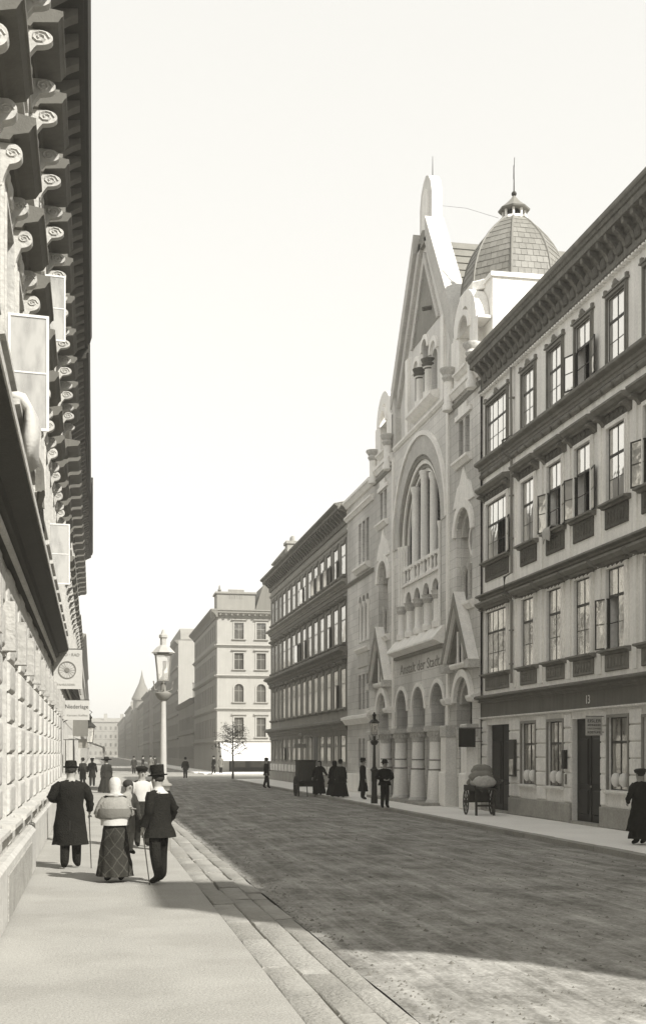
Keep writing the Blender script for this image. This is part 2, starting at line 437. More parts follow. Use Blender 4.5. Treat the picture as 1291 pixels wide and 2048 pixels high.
# ================================================================== the setting: ground, road, pavements
def mat_road(name, g_dark, g_light):
    """packed macadam: gritty multi-scale mottling, wheel tracks along the street, crumbs"""
    m = mat(name, g_dark, var=0.16, scale=0.3, fine=0.36, fscale=26, bump=0.4, bscale=16, rough=0.97, spec=0.08)
    nt = m.node_tree; N = nt.nodes; L = nt.links
    geo = [n for n in N if n.type == 'NEW_GEOMETRY'][0]
    def layer(scale, detail, rough, lo, hi, rot=0.0):
        mp = N.new('ShaderNodeMapping'); mp.inputs['Scale'].default_value = scale; mp.inputs['Rotation'].default_value = (0, 0, R(rot))
        L.new(geo.outputs['Position'], mp.inputs['Vector'])
        t = N.new('ShaderNodeTexNoise'); t.inputs['Scale'].default_value = 1.0; t.inputs['Detail'].default_value = detail; t.inputs['Roughness'].default_value = rough
        L.new(mp.outputs['Vector'], t.inputs['Vector'])
        mr = N.new('ShaderNodeMapRange'); mr.inputs['From Min'].default_value = lo; mr.inputs['From Max'].default_value = hi
        L.new(t.outputs['Fac'], mr.inputs['Value']); return mr.outputs['Result']
    patch = layer((1.1, 0.7, 1), 12, 0.78, 0.41, 0.60)
    track = layer((4.6, 0.16, 1), 8, 0.7, 0.46, 0.66, -3)
    grit = layer((9, 7, 1), 8, 0.8, 0.30, 0.72)
    def ma(op, x, y_):
        n = N.new('ShaderNodeMath'); n.operation = op
        for i, v in enumerate((x, y_)):
            if isinstance(v, float): n.inputs[i].default_value = v
            else: L.new(v, n.inputs[i])
        return n.outputs[0]
    f = ma('ADD', ma('ADD', ma('MULTIPLY', patch, 0.46), ma('MULTIPLY', track, 0.34)), ma('MULTIPLY', grit, 0.36))
    mx = N.new('ShaderNodeMix'); mx.data_type = 'RGBA'
    mx.inputs['A'].default_value = tone(g_dark); mx.inputs['B'].default_value = tone(g_light)
    L.new(f, mx.inputs['Factor'])
    sc = [n for n in N if n.type == 'VECT_MATH'][0]
    L.new(mx.outputs['Result'], sc.inputs[0])
    return m
mat_road('road_macadam', 0.095, 0.45)
mat_road('road_dusty', 0.22, 0.32)
mat('pavement_asphalt', 0.33, var=0.16, scale=0.55, fine=0.24, fscale=30, g2=0.30, patch=0.9, bump=0.5, bscale=45, rough=0.9)
mat('pavement_granite', 0.84, var=0.10, scale=0.5, fine=0.12, fscale=16, bump=0.4, rough=0.85)
mat('kerb_granite', 0.30, var=0.22, scale=1.3, fine=0.22, fscale=18, bump=0.7, bscale=25)
mat('kerb_granite_b', 0.27, var=0.22, scale=1.3, fine=0.22, fscale=18, bump=0.7, bscale=25)
mat('kerb_granite_c', 0.33, var=0.22, scale=1.3, fine=0.22, fscale=18, bump=0.7, bscale=25)
mat('soil', 0.10, var=0.2)

add('ground', MB().q((-1500, -600, -0.30), (1500, -600, -0.30), (1500, 3000, -0.30), (-1500, 3000, -0.30)).mesh('ground', 'soil'), kind='structure')

def road_z(x, y):
    c = (x - 2.45) / (10.55 - 2.45)
    return -0.055 - 0.065 * max(0, min(1, c)) + 0.09 * math.sin(PI * max(0, min(1, c))) ** 0.8 + 0.006 * math.sin(3.1 * x + 0.6 * y) * math.sin(1.3 * y + x) + 0.005 * math.sin(5.7 * x - 1.9 * y)
def road_mesh():
    b = MB(); xs = [2.44 + (10.57 - 2.44) * k / 40 for k in range(41)]
    ys = [-30, -10, 0] + [2 + 0.35 * k for k in range(150)] + [56 + 2.0 * k for k in range(18)] + [93]
    i0 = 0
    for yy in ys:
        for xx in xs: b.v.append((xx, yy, road_z(xx, yy)))
    nx = len(xs)
    for j in range(len(ys) - 1):
        for k in range(nx - 1):
            a = j * nx + k; b.f.append((a, a + 1, a + nx + 1, a + nx)); b.m.append(0)
    return b.mesh('road', 'road_macadam', smooth=True)
add('road', road_mesh(), kind='structure')
add('cross_street', MB().box(-60, 90, 93, 127, -0.29, -0.10).mesh('cross_street', 'road_dusty'), kind='structure')
add('road_beyond', MB().box(-0.4, 10.5, 127.02, 900, -0.29, -0.11).mesh('road_beyond', 'road_macadam'), kind='structure')

# left pavement: long asphalt panels with joints, kerb stones of granite along it
lp = add('pavement_left', MB().box(-1.4, 1.46, -30, 92.8, -0.29, -0.03).mesh('pavement_bed', 'soil'), kind='structure')
cuts = [-30, 24.4, 27.0, 33.5, 40, 52, 66, 92.8]
for a, b_ in zip(cuts, cuts[1:]):
    add('paving_panel', MB().box(-1.4, 1.542, a + 0.012, b_ - 0.012, -0.028, 0.0).mesh('paving_panel', 'pavement_asphalt'), lp)
lpb = add('pavement_left_beyond', MB().box(-1.4, 1.6, 127.05, 900, -0.28, 0.0).mesh('pavement_left_beyond', 'pavement_asphalt'), kind='structure')
rnd = random.Random(3)
def kerb_mesh(L_, W_, top, seed):
    r_ = random.Random(seed); c = 0.018
    b = MB(); n = 5
    # worn block: slightly uneven top with rounded edges
    for k in range(n):
        t0 = -L_ / 2 + L_ * k / (n - 1)
        wob = r_.uniform(-0.008, 0.008)
        for (x, z) in ((-W_ / 2, -0.2), (-W_ / 2 + wob, top - c), (-W_ / 2 + c + wob, top + r_.uniform(-.004, .004)), (W_ / 2 - c, top + r_.uniform(-.004, .004)), (W_ / 2 + wob, top - c * 1.6), (W_ / 2, -0.2)):
            b.v.append((x, t0, z))
    for k in range(n - 1):
        for j in range(5):
            a = k * 6 + j; b.f.append((a, a + 1, a + 7, a + 6)); b.m.append(0)
    b.f.append(tuple(range(6))); b.f.append(tuple((n - 1) * 6 + j for j in range(6))); b.m += [0, 0]
    return b
kerbs = {}
for li, L_ in enumerate((0.7, 1.0, 1.35, 1.7)):
    for wi, W_ in enumerate((0.30, 0.31, 0.24)):
        for mi, mm in enumerate(('kerb_granite', 'kerb_granite_b', 'kerb_granite_c')):
            kerbs[li, wi, mi] = kerb_mesh(L_, W_, 0.0, li * 7 + wi + mi * 31).mesh('kerb_stone', mm, smooth=True, angle=50)
LENS = (0.7, 1.0, 1.35, 1.7)
for wi, (xc, dz, pick) in enumerate(((1.70, -0.008, (2, 3)), (2.015, -0.02, (1, 2, 3)), (2.30, -0.036, (0, 1, 2)))):
    y = 5.0
    while y < 92:
        li = rnd.choice(pick); L_ = LENS[li]
        gap = 0.012 if y < 15 else rnd.choice((0.012, 0.015, 0.02, 0.05, 0.09))
        if y < 17.0 < y + L_ + gap: gap = 0.10
        add('kerb_stone', kerbs[li, wi, rnd.choice((0, 0, 1, 2))], lp, (xc + rnd.uniform(-.012, .012) * (1 if y > 15 else .3), y + L_ / 2, dz + rnd.uniform(-.016, .008) * (1 if y > 15 else .4)),
            rot=(rnd.uniform(-.01, .01), rnd.uniform(-.03, .03), rnd.uniform(-.012, .012) * (1 if y > 15 else .2)))
        y += L_ + gap

rp_ = add('pavement_right', MB().box(10.82, 13.9, -30, 92.8, -0.29, 0.0).mesh('pavement_right', 'pavement_granite'), kind='structure')
y = 8.0
krm = [MB().box(-0.125, 0.125, -0.70, 0.70, -0.25, 0.0).mesh('kerb_stone', m) for m in ('kerb_granite_c', 'kerb_granite_c', 'kerb_granite')]
while y < 92:
    add('kerb_stone', rnd.choice(krm), rp_, (10.69 + rnd.uniform(-.008, .008), y, rnd.uniform(-.008, .004))); y += 1.415
add('pavement_right_beyond', MB().box(10.52, 13.4, 127.03, 900, -0.285, 0.0).mesh('pavement_right_beyond', 'pavement_granite'), kind='structure')
add('square_pavement', MB().box(10.9, 60, 120, 127.6, -0.27, 0.006).mesh('square_pavement', 'pavement_granite'), kind='structure')
# a square tree pit is part of the pavement by the crossing
# ================================================================== the stucco house on the right (shop floor, three storeys)
RHY = 40.6
RH = thing('apartment_house', 'pale stucco apartment house with dark bracketed cornice and shop floor, nearest on the right side', 'house',
           (13.5, RHY, 0), -PI / 2)
def rx(Y): return RHY - Y
R_END = 44.2
cols = [(rx(39.0), 2.1)] + [(rx(Y), 1.12) for Y in (35.98, 33.75, 31.66, 29.48, 27.3, 25.1, 22.9, 20.7, 18.5, 16.3)]
F = [(4.75, 2.15), (8.65, 2.0), (12.35, 1.76)]       # storeys: window sill height, window height
gops = [(rx(40.0), rx(37.74), 0.02, 2.98), (rx(36.58), rx(35.37), 1.02, 2.95), (rx(34.32), rx(33.15), 1.02, 2.95), (rx(32.5), rx(30.5), 0.02, 2.98),
        (rx(29.99), rx(28.8), 1.02, 2.95), (rx(27.9), rx(26.2), 0.75, 2.9), (rx(24.5), rx(23.3), 1.02, 2.95), (rx(22.0), rx(20.8), 1.02, 2.95), (rx(19.4), rx(18.2), 1.02, 2.95)]
ops = list(gops)
for xc, w in cols:
    for z0, h in F: ops.append((xc - w / 2, xc + w / 2, z0, z0 + h))
b = MB(); wall_mb(b, 0, R_END, 3.3, 15.9, [o for o in ops if o[2] > 3.3], 0.30)
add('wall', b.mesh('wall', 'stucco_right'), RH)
b = MB(); wall_mb(b, 0, R_END, 0, 3.3, gops, 0.32)
add('ground_floor_wall', b.mesh('ground_floor_wall', 'ground_stone'), RH)
b = MB(); shell_mb(b, 0, R_END, 0, 15.9, 13.0)
add('side_wall', b.mesh('side_wall', 'stucco_right'), RH)
b = MB()
b.q((-0.0, -0.4, 16.03), (R_END, -0.4, 16.03), (R_END, 6.5, 18.0), (0, 6.5, 18.0)); b.q((0, 6.5, 18.0), (R_END, 6.5, 18.0), (R_END, 13.4, 15.9), (0, 13.4, 15.9))
b.q((0, -0.4, 16.03), (0, 6.5, 18.0), (0, 13.4, 15.9)); b.q((R_END, -0.4, 16.03), (R_END, 6.5, 18.0), (R_END, 13.4, 15.9))
rf = add('roof', b.mesh('roof', 'roof_tile'), RH)
# chimney stack at the near end of the roof, outside the picture: its shadow reaches the opposite pavement
b = MB(); b.box(-1.4, 1.4, -0.6, 0.6, -0.6, 3.2); b.box(-1.5, 1.5, -0.7, 0.7, 3.2, 3.5)
add('chimney', b.mesh('chimney', 'brick_mid'), rf, (42.9, 0.7, 16.1))
# interior floors so that open windows look into rooms
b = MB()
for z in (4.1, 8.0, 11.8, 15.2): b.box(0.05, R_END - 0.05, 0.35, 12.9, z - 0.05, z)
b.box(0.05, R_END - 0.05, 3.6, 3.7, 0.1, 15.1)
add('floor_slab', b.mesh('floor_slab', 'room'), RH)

# main cornice: frieze, soffit, small brackets, crown moulding
prof = [(-0.02, 14.66), (0.05, 14.66), (0.08, 14.72), (0.12, 14.74), (0.12, 14.80), (0.07, 14.84), (0.07, 15.34), (0.13, 15.38), (0.16, 15.50), (0.44, 15.56), (0.44, 15.74), (0.49, 15.76), (0.55, 15.90), (0.55, 15.95), (-0.02, 15.97)]
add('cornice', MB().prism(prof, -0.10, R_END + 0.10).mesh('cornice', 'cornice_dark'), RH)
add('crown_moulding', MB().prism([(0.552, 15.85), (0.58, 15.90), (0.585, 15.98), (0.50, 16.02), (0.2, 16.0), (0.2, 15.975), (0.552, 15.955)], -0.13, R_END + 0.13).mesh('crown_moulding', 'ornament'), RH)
brk = MB().prism([(0.0, 15.06), (0.09, 15.06), (0.14, 15.2), (0.26, 15.34), (0.38, 15.42), (0.40, 15.55), (0.0, 15.55)], -0.075, 0.075).mesh('bracket', 'cornice_dark')
cof = MB().cham(-0.15, 0.15, 0.0, 0.06, 0, 0.30, 0.03).mesh('frieze_panel', 'carved_dark')
k = 0.3
while k < 32:
    add('bracket', brk, RH, (k, 0, 0)); add('frieze_panel', cof, RH, (k + 0.26, -0.135, 14.95)); k += 0.52
dent = MB().box(-0.05, 0.05, -0.15, 0.0, 0, 0.055).mesh('dentil', 'stucco_right')
k = 0.1
while k < 20:
    add('dentil', dent, RH, (k, 0, 14.60)); k += 0.2
# belt courses
def belt(H, name, x0, x1, z, p, h, m):
    prof = [(-0.02, z), (p * 0.25, z), (p * 0.3, z + h * 0.2), (p * 0.45, z + h * 0.28), (p * 0.5, z + h * 0.5), (p * 0.9, z + h * 0.62), (p, z + h * 0.68), (p, z + h * 0.86), (p * 0.8, z + h), (-0.02, z + h * 1.02)]
    return add(name, MB().prism(prof, x0, x1).mesh(name, m), H)
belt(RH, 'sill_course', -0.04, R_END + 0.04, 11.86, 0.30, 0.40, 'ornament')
add('sill_course_moulding', MB().prism([(-0.02, 11.66), (0.05, 11.66), (0.10, 11.72), (0.10, 11.80), (0.06, 11.855), (-0.02, 11.855)], -0.02, R_END).mesh('moulding', 'ornament'), RH)
kn = MB().ball((0, -0.12, 0), (0.07, 0.07, 0.085), 8, 5).mesh('boss', 'ornament', smooth=True)
k = 0.2
while k < 22: add('boss', kn, RH, (k, 0, 11.70)); k += 0.72
belt(RH, 'belt_course', -0.04, R_END + 0.04, 7.32, 0.26, 0.24, 'ornament')
b = MB()
for (xc, w) in cols: b.prism([(0.20, 7.345), (0.30, 7.44), (0.36, 7.50), (0.36, 7.55), (0.2, 7.575)], xc - w / 2 - 0.42, xc + w / 2 + 0.42)
# ground-floor frieze and its cornice
add('shop_frieze', MB().box(-0.02, R_END, -0.07, 0.0, 3.26, 3.72).mesh('shop_frieze', 'ground_stone_dark'), RH)
belt(RH, 'shop_cornice', -0.06, R_END + 0.05, 3.725, 0.34, 0.28, 'ground_stone_dark')
add('shop_moulding', MB().prism([(-0.02, 3.19), (0.08, 3.19), (0.13, 3.22), (0.13, 3.255), (-0.02, 3.258)], -0.02, R_END).mesh('shop_moulding', 'ground_stone'), RH)
wm = text_mesh('13', 0.34, 'temple_light', 0.006)
add('house_number', wm, RH, (rx(31.2), -0.082, 3.48))

# windows with their surrounds
def surround(H, wo, w, h, m, t=0.13, p=0.05, y=-0.02):
    def f():
        b = MB()
        b.box(-w / 2 - t, -w / 2, -p, 0.0, -0.02, h + t); b.box(w / 2, w / 2 + t, -p, 0.0, -0.02, h + t); b.box(-w / 2, w / 2, -p, 0.0, h, h + t)
        b.box(-w / 2 - t * .5, -w / 2 - 0.0, -p - 0.025, -p, -0.02, h + t * .5); b.box(w / 2 + 0.0, w / 2 + t * .5, -p - 0.025, -p, -0.02, h + t * .5); b.box(-w / 2, w / 2, -p - 0.025, -p, h + .003, h + t * .5)
        return b.mesh('surround', m)
    add('surround', cached(('sur', round(w, 2), round(h, 2), m, t), f), wo, (0, y, 0))
def hood_parts(H, wo, w, h, zh, m, md, p=0.36, y=-0.02, ch=0.5):
    W = w / 2 + 0.40
    pr = [(-0.02, 0), (0.10, 0), (0.14, 0.05), (0.24, 0.07), (p - 0.03, 0.14), (p, 0.16), (p, 0.22), (-0.02, 0.28)]
    add('hood', prism_mesh('hood', pr, -W, W, m), wo, (0, y, zh))
    def fz():
        b = MB(); b.box(-w / 2 - 0.16, w / 2 + 0.16, -0.055, 0.0, 0, ch - 0.03)
        for k in range(int(w / 0.28)):
            x = -w / 2 + 0.14 + 0.28 * k; b.ball((x, -0.06, ch * 0.5), (0.09, 0.04, 0.11), 8, 4)
        return b.mesh('frieze', md)
    add('frieze', cached(('fz', round(w, 2), md, ch), fz), wo, (0, y, zh - ch))
    for sx in (-1, 1):
        add('console', console_mesh(ch, p - 0.08, 0.17, m), wo, (sx * (w / 2 + 0.255), y, zh - ch))
def sill_apron(H, wo, w, m, md, y=-0.02, ah=0.55, p=0.22, carved=True):
    add('sill', prism_mesh('sill', [(-0.02, -0.12), (0.08, -0.12), (0.12, -0.07), (p, -0.055), (p, 0.0), (-0.02, 0.02)], -w / 2 - 0.28, w / 2 + 0.28, m), wo, (0, y, 0))
    def f():
        b = MB(); b.cham(-w / 2 - 0.14, w / 2 + 0.14, -0.05, 0.0, -0.12 - ah, -0.125, 0.02)
        n = int((w + 0.1) / 0.2)
        for k in range(n):
            x = -w / 2 - 0.02 + (w + 0.04) * (k + 0.5) / n; b.ball((x, -0.055, -0.12 - ah * 0.5), (0.075, 0.035, ah * 0.33), 6, 4)
        return b.mesh('apron_panel', md)
    add('apron_panel', cached(('ap', round(w, 2), ah, md), f), wo, (0, y, 0))
states = {(2, 3): 'LR', (1, 0): 'R', (1, 2): 'LR', (1, 3): 'LR', (1, 5): 'L', (0, 4): 'L'}
for fi, (z0, h) in enumerate(F):
    for ci, (xc, w) in enumerate(cols):
        st = states.get((fi, ci), '')
        pm = 'pane_reflection_mottle' if fi == 0 else 'pane'
        wo = window(RH, xc, z0, w, h, cols=4 if w > 2 else 2, tr=0.62 if fi else 0.66, rows=2, state=st, pm=pm, angs=(163, 168), y=0.02, d=0.02)
        if fi == 2:
            surround(RH, wo, w, h, 'ornament', 0.11, 0.05)
            def ff():
                b = MB(); b.box(-w / 2 - 0.2, w / 2 + 0.2, -0.09, 0.0, 0, 0.05); b.ball((0, -0.07, 0.13), (0.10, 0.06, 0.12), 8, 5)
                for s in (-1, 1): b.ball((s * 0.11, -0.06, 0.09), (0.08, 0.05, 0.06), 8, 5); b.box(s * (w / 2 + 0.1) - 0.05, s * (w / 2 + 0.1) + 0.05, -0.08, 0.0, 0.05, 0.16)
                return b.mesh('crest', 'ornament')
            add('crest', cached(('crest', round(w, 2)), ff), wo, (0, -0.02, h + 0.115))
        else:
            surround(RH, wo, w, h, 'stucco_right', 0.13, 0.05)
            zh = (7.02 if fi == 0 else 11.02) - z0
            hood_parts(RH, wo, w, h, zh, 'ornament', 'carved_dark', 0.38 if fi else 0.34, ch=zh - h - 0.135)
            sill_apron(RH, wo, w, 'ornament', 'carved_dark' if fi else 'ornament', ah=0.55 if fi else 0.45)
# pilaster strips between the windows
b = MB()
pil = []
for a, c in zip(cols, cols[1:]):
    xm = (a[0] + a[1] / 2 + c[0] - c[1] / 2) / 2; pil.append(xm)
for xm in pil:
    for z0, z1 in ((4.15, 7.3), (7.62, 11.5)):
        add('pilaster', cached(('pil', z1 - z0), lambda: MB().box(-0.11, 0.11, -0.035, 0.0, 0, z1 - z0).mesh('pilaster', 'stucco_right')), RH, (xm, 0, z0))
# downpipe
b = MB(); b.tube([(0, -0.12, 14.6), (0, -0.10, 12.4), (0, -0.40, 12.2), (0, -0.40, 11.8), (0, -0.10, 11.6), (0, -0.10, 7.9), (0, -0.34, 7.75), (0, -0.34, 7.2), (0, -0.1, 7.0), (0, -0.10, 4.3)], 0.045, 8)
for z in (13.6, 10.4, 9.0, 6.0, 4.9): b.box(-0.065, 0.065, -0.16, 0.0, z, z + 0.04)
add('downpipe', b.mesh('downpipe', 'frame_mid', smooth=True), RH, (rx(37.32), 0, 0))

# rusticated ground floor: courses of single blocks between the openings
piers = [(0.02, rx(40.0) - 0.03), (rx(37.74) + 0.03, rx(36.58) - 0.12), (rx(35.37) + 0.12, rx(34.32) - 0.12), (rx(33.15) + 0.12, rx(32.5) - 0.03), (rx(30.5) + 0.03, rx(29.99) - 0.12), (rx(28.8) + 0.12, rx(27.9) - 0.1), (rx(26.2) + .1, rx(24.5) - .12), (rx(23.3) + .12, rx(22.0) - .12), (rx(20.8) + .12, rx(19.4) - .12), (rx(18.2) + .12, rx(16.0))]
for i, (a, c) in enumerate(piers):
    for r_ in range(6):
        z = 0.60 + r_ * 0.43
        w_ = c - a
        me = cached(('gb', round(w_, 2)), lambda: MB().cham(-w_ / 2, w_ / 2, -0.05, 0.0, 0, 0.395, 0.022).mesh('stone_block', 'ground_stone'))
        add('stone_block', me, RH, ((a + c) / 2, 0, z))
for a, c in ((0.02, rx(40.0) - .02), (rx(37.74) + 0.02, rx(32.5) - 0.02), (rx(30.5) + 0.02, rx(0))):
    add('plinth', MB().cham(a, c, -0.08, 0.0, 0.0, 0.56, 0.03).mesh('plinth', 'plinth_stone'), RH)
# shop windows
for gi, (xa, xb, za, zb) in enumerate(gops):
    xc = (xa + xb) / 2; w = xb - xa; h = zb - za
    if gi in (1, 2, 4, 5, 6, 7, 8):
        wo = window(RH, xc, za, w, h, cols=2, tr=0.66, rows=1, y=0.06, pm='pane_grey' if gi != 5 else 'pane', fm='frame_dark')
        add('sill', prism_mesh('sillg', [(-0.02, -0.1), (0.1, -0.1), (0.14, -0.05), (0.14, 0.0), (-0.02, 0.01)], -w / 2 - 0.1, w / 2 + 0.1, 'ground_stone'), wo, (0, -0.06, 0))
        add('surround', cached(('gsur', round(w, 2), round(h, 2)), lambda: MB().box(-w / 2 - .09, -w / 2, -.05, 0, 0, h + .08).box(w / 2, w / 2 + .09, -.05, 0, 0, h + .08).box(-w / 2, w / 2, -.05, 0, h, h + .08).mesh('surround', 'frame_mid')), wo, (0, -0.06, 0))
        if gi != 5:
            for sx in (-0.24, 0.24):
                add('globe_lamp', cached(('globe',), lambda: MB().lathe([(0.06, 0), (0.13, 0.08), (0.145, 0.2), (0.11, 0.32), (0.05, 0.36)], n=12).mesh('globe_lamp', 'paint_white', smooth=True)), wo, (sx, -0.01, 0.10))
    else:
        do = add('door', cached(('door', gi), lambda: MB().box(-w / 2, -0.02, 0, 0.06, 0, h).box(0.02, w / 2, 0, 0.06, 0, h).box(-0.02, 0.02, -0.02, 0.05, 0, h).mesh('door', 'door_dark')), RH, (xc, 0.16, za))
        for sx in (-1, 1):
            for (p0, p1) in ((0.25, 0.95), (1.1, 2.4)):
                pw = w / 2 - 0.35
                add('door_panel', cached(('dp', gi, p0), lambda: MB().cham(-pw / 2, pw / 2, -0.035, 0.0, 0, p1 - p0, 0.03).mesh('door_panel', 'door_dark')), do, (sx * w / 4, 0, p0))
        add('handle', cached(('hd',), lambda: MB().ball((0, -0.06, 0), 0.035, 8, 5).mesh('handle', 'ornament')), do, (0.10, 0, 1.05))
        add('door_step', cached(('ds', gi), lambda: MB().box(-w / 2 - 0.05, w / 2 + 0.05, -0.12, 0.3, -0.02, 0.07).mesh('door_step', 'plinth_stone')), RH, (xc, 0, 0))
# show case and letter box between the openings
sc_ = add('notice_case', MB().box(-0.24, 0.24, -0.09, 0.0, 0, 1.2).mesh('notice_case', 'frame_dark'), RH, (rx(37.2), -0.055, 1.25))
add('notice', MB().box(-0.18, 0.18, -0.012, 0, 0, 0.5).mesh('notice', 'pane_grey'), sc_, (0, -0.09, 0.06))
add('letter_box', MB().cham(-0.11, 0.11, -0.10, 0.0, 0, 0.55, 0.02).mesh('letter_box', 'paint_black'), RH, (rx(32.83), -0.055, 1.55))
add('bell_plate', MB().cham(-0.07, 0.07, -0.02, 0.0, 0, 0.3, 0.01).mesh('bell_plate', 'ornament'), RH, (rx(32.83), -0.055, 1.1))

# hanging shop sign EISLER, at right angles to the wall
Sy = 30.22
SG = thing('shop_sign', 'white hanging sign lettered EISLER beside the dark house door', 'sign', (13.5, Sy, 0))
add('board', MB().box(-0.56, -0.10, -0.02, 0.02, 2.48, 2.98).mesh('board', 'board_white'), SG)
for txt, size, z, wd, mm in (('EISLER', 0.12, 2.865, 0.38, 'paint_black'), ('SCHNEIDER', 0.07, 2.755, 0.37, 'paint_black'), ('UND DAMEN', 0.05, 2.66, 0.37, 'paint_grey'), ('KOSTÜME', 0.085, 2.56, 0.37, 'paint_black')):
    add('lettering', text_mesh(txt, size, mm, 0.003, width=wd), SG, (-0.33, -0.024, z))
add('bracket', MB().box(-0.56, 0.0, -0.012, 0.012, 2.985, 3.005).box(-0.10, 0.0, -0.01, 0.01, 2.56, 2.58).mesh('bracket', 'iron_dark'), SG)
# cloth over the sill of the open third-storey window
def cloth_mb(w, d, drop, seed, thick=0.03):
    r_ = random.Random(seed); b = MB(); nx, ny = 9, 10
    def P(u, v):
        # v runs from inside over the sill and down
        x = (u - .5) * w * (1 + 0.06 * math.sin(9 * v + seed)); t = v
        if t < 0.4: y = 0.12 - d * t / 0.4; z = 0.05 + 0.03 * math.sin(6 * u + seed)
        else: y = 0.12 - d - 0.05 * math.sin(7 * u + 3 * t + seed) * (t - .4); z = 0.05 - drop * (t - 0.4) / 0.6 * (0.85 + 0.3 * abs(math.sin(2.2 * u + seed)))
        return (x, y, z)
    for off in (0, thick):
        for i in range(nx):
            for j in range(ny):
                x, y, z = P(i / (nx - 1), j / (ny - 1))
                b.v.append((x, y - (off if j > 4 else 0), z + (off if j <= 4 else 0)))
    for off in (0, nx * ny):
        for i in range(nx - 1):
            for j in range(ny - 1):
                a = off + i * ny + j; b.f.append((a, a + 1, a + ny + 1, a + ny)); b.m.append(0)
    for i in range(nx - 1):
        for j in (0, ny - 1):
            a = i * ny + j; b.f.append((a, a + ny, a + ny + nx * ny, a + nx * ny)); b.m.append(0)
    for j in range(ny - 1):
        for i in (0, nx - 1):
            a = i * ny + j; b.f.append((a, a + 1, a + 1 + nx * ny, a + nx * ny)); b.m.append(0)
    return b
add('hung_linen', cloth_mb(0.55, 0.34, 0.38, 2).mesh('hung_linen', 'cloth_white', smooth=True, angle=60), None, (13.5, 33.95, 8.68), -PI / 2,
    'small white linen hung over a third-storey window sill of the stucco house', 'linen')
# ================================================================== the temple with the tall gable
TY = 63.0
T = thing('church', 'pale stone church with tall stepped gable, great arched window and domed tower', 'church', (13.4, TY, 0), -PI / 2)
TC = 14.35                 # middle axis along the front
BL, BR = TC - 6.25, TC + 6.25   # axes of the two side bays
def tpart(name, b, m, loc=(0, 0, 0), parent=None, smooth=False):
    return add(name, b.mesh(name, m, smooth=smooth), parent or T, loc)
def thick_wall(name, x0, x1, z0, z1, ops, depth, y, m):
    return tpart(name, wall_mb(MB(), x0, x1, z0, z1, ops, depth, y), m)
def lancets(xc, n, w, gap, z0, z1, arch): # row of n openings
    tot = n * w + (n - 1) * gap
    return [(xc - tot / 2 + k * (w + gap), xc - tot / 2 + k * (w + gap) + w, z0, z1) + (('arch',) if arch else ()) for k in range(n)]
def glaze(xs, y, m='glass_dark', pad=0.0, parent=None, name='window'):
    """one leaded window behind each opening"""
    for o in xs:
        w = o[1] - o[0]; h = o[3] - o[2]
        me = cached(('tg', round(w, 2), round(h, 2), m), lambda: MB().box(-w / 2 - 0.03, w / 2 + 0.03, 0, 0.02, -0.03, h + 0.03).mesh('window', m))
        wo = add(name, me, parent or T, ((o[0] + o[1]) / 2, y, o[2]))
        n = max(2, int(h / 0.55))
        me = cached(('tgb', round(w, 2), round(h, 2)), lambda: _bars(w, h, n))
        add('glazing_bars', me, wo, (0, 0, 0))
def _bars(w, h, n):
    b = MB()
    for k in range(1, n): b.box(-w / 2, w / 2, -0.02, -0.003, h * k / n - 0.012, h * k / n + 0.012)
    b.box(-0.012, 0.012, -0.024, -0.003, 0, h)
    return b.mesh('glazing_bars', 'frame_dark')

# ---- left wing
wx = 3.9
w_ops = lancets(wx, 3, 0.62, 0.26, 11.55, 13.75, 0) + lancets(wx, 3, 0.58, 0.26, 7.6, 10.0, 1) + lancets(wx, 3, 0.62, 0.28, 4.25, 6.0, 0) + lancets(wx, 3, 0.60, 0.28, 1.2, 2.75, 0)
thick_wall('wing_wall', 0, BL - 1.9, 0, 15.1, w_ops, 0.32, 0.0, 'temple_stone')
glaze(w_ops, 0.26)
def ledge(name, x0, x1, z, p, h, m='temple_light', y=0.0, par=None):
    return tpart(name, MB().prism([(-0.02 - y, z), (p * .35 - y, z), (p * .8 - y, z + h * .45), (p - y, z + h * .5), (p - y, z + h * .8), (-0.02 - y, z + h)], x0, x1), m)
ledge('wing_cornice', 0.0, BL - 1.9, 14.35, 0.22, 0.3)
ledge('wing_parapet', 0.0, BL - 1.9, 15.08, 0.30, 0.42)
ledge('sill_ledge', wx - 1.5, wx + 1.5, 11.18, 0.28, 0.36)
ledge('string_course', 0, BL - 1.9, 10.85, 0.16, 0.2, 'temple_dark')
ledge('sill_ledge', wx - 1.45, wx + 1.45, 7.1, 0.2, 0.3, 'temple_light')
tpart('apron', MB().cham(wx - 1.2, wx + 1.2, -0.06, 0.0, 6.35, 7.02, 0.03), 'temple_carved')
ledge('wing_ground_cornice', 0, BL - 1.9, 3.5, 0.38, 0.5)
tpart('wing_plinth', MB().cham(0, BL - 1.92, -0.12, 0.0, 0, 0.95, 0.04), 'temple_light')
for o in w_ops[3:6]:
    tpart('colonnette', MB().lathe([(0.10, 0), (0.10, 0.1), (0.075, 0.13), (0.07, 1.75), (0.11, 1.82), (0.13, 2.0)], n=10), 'temple_light', (o[1] + 0.13, -0.05, 7.62), smooth=True)

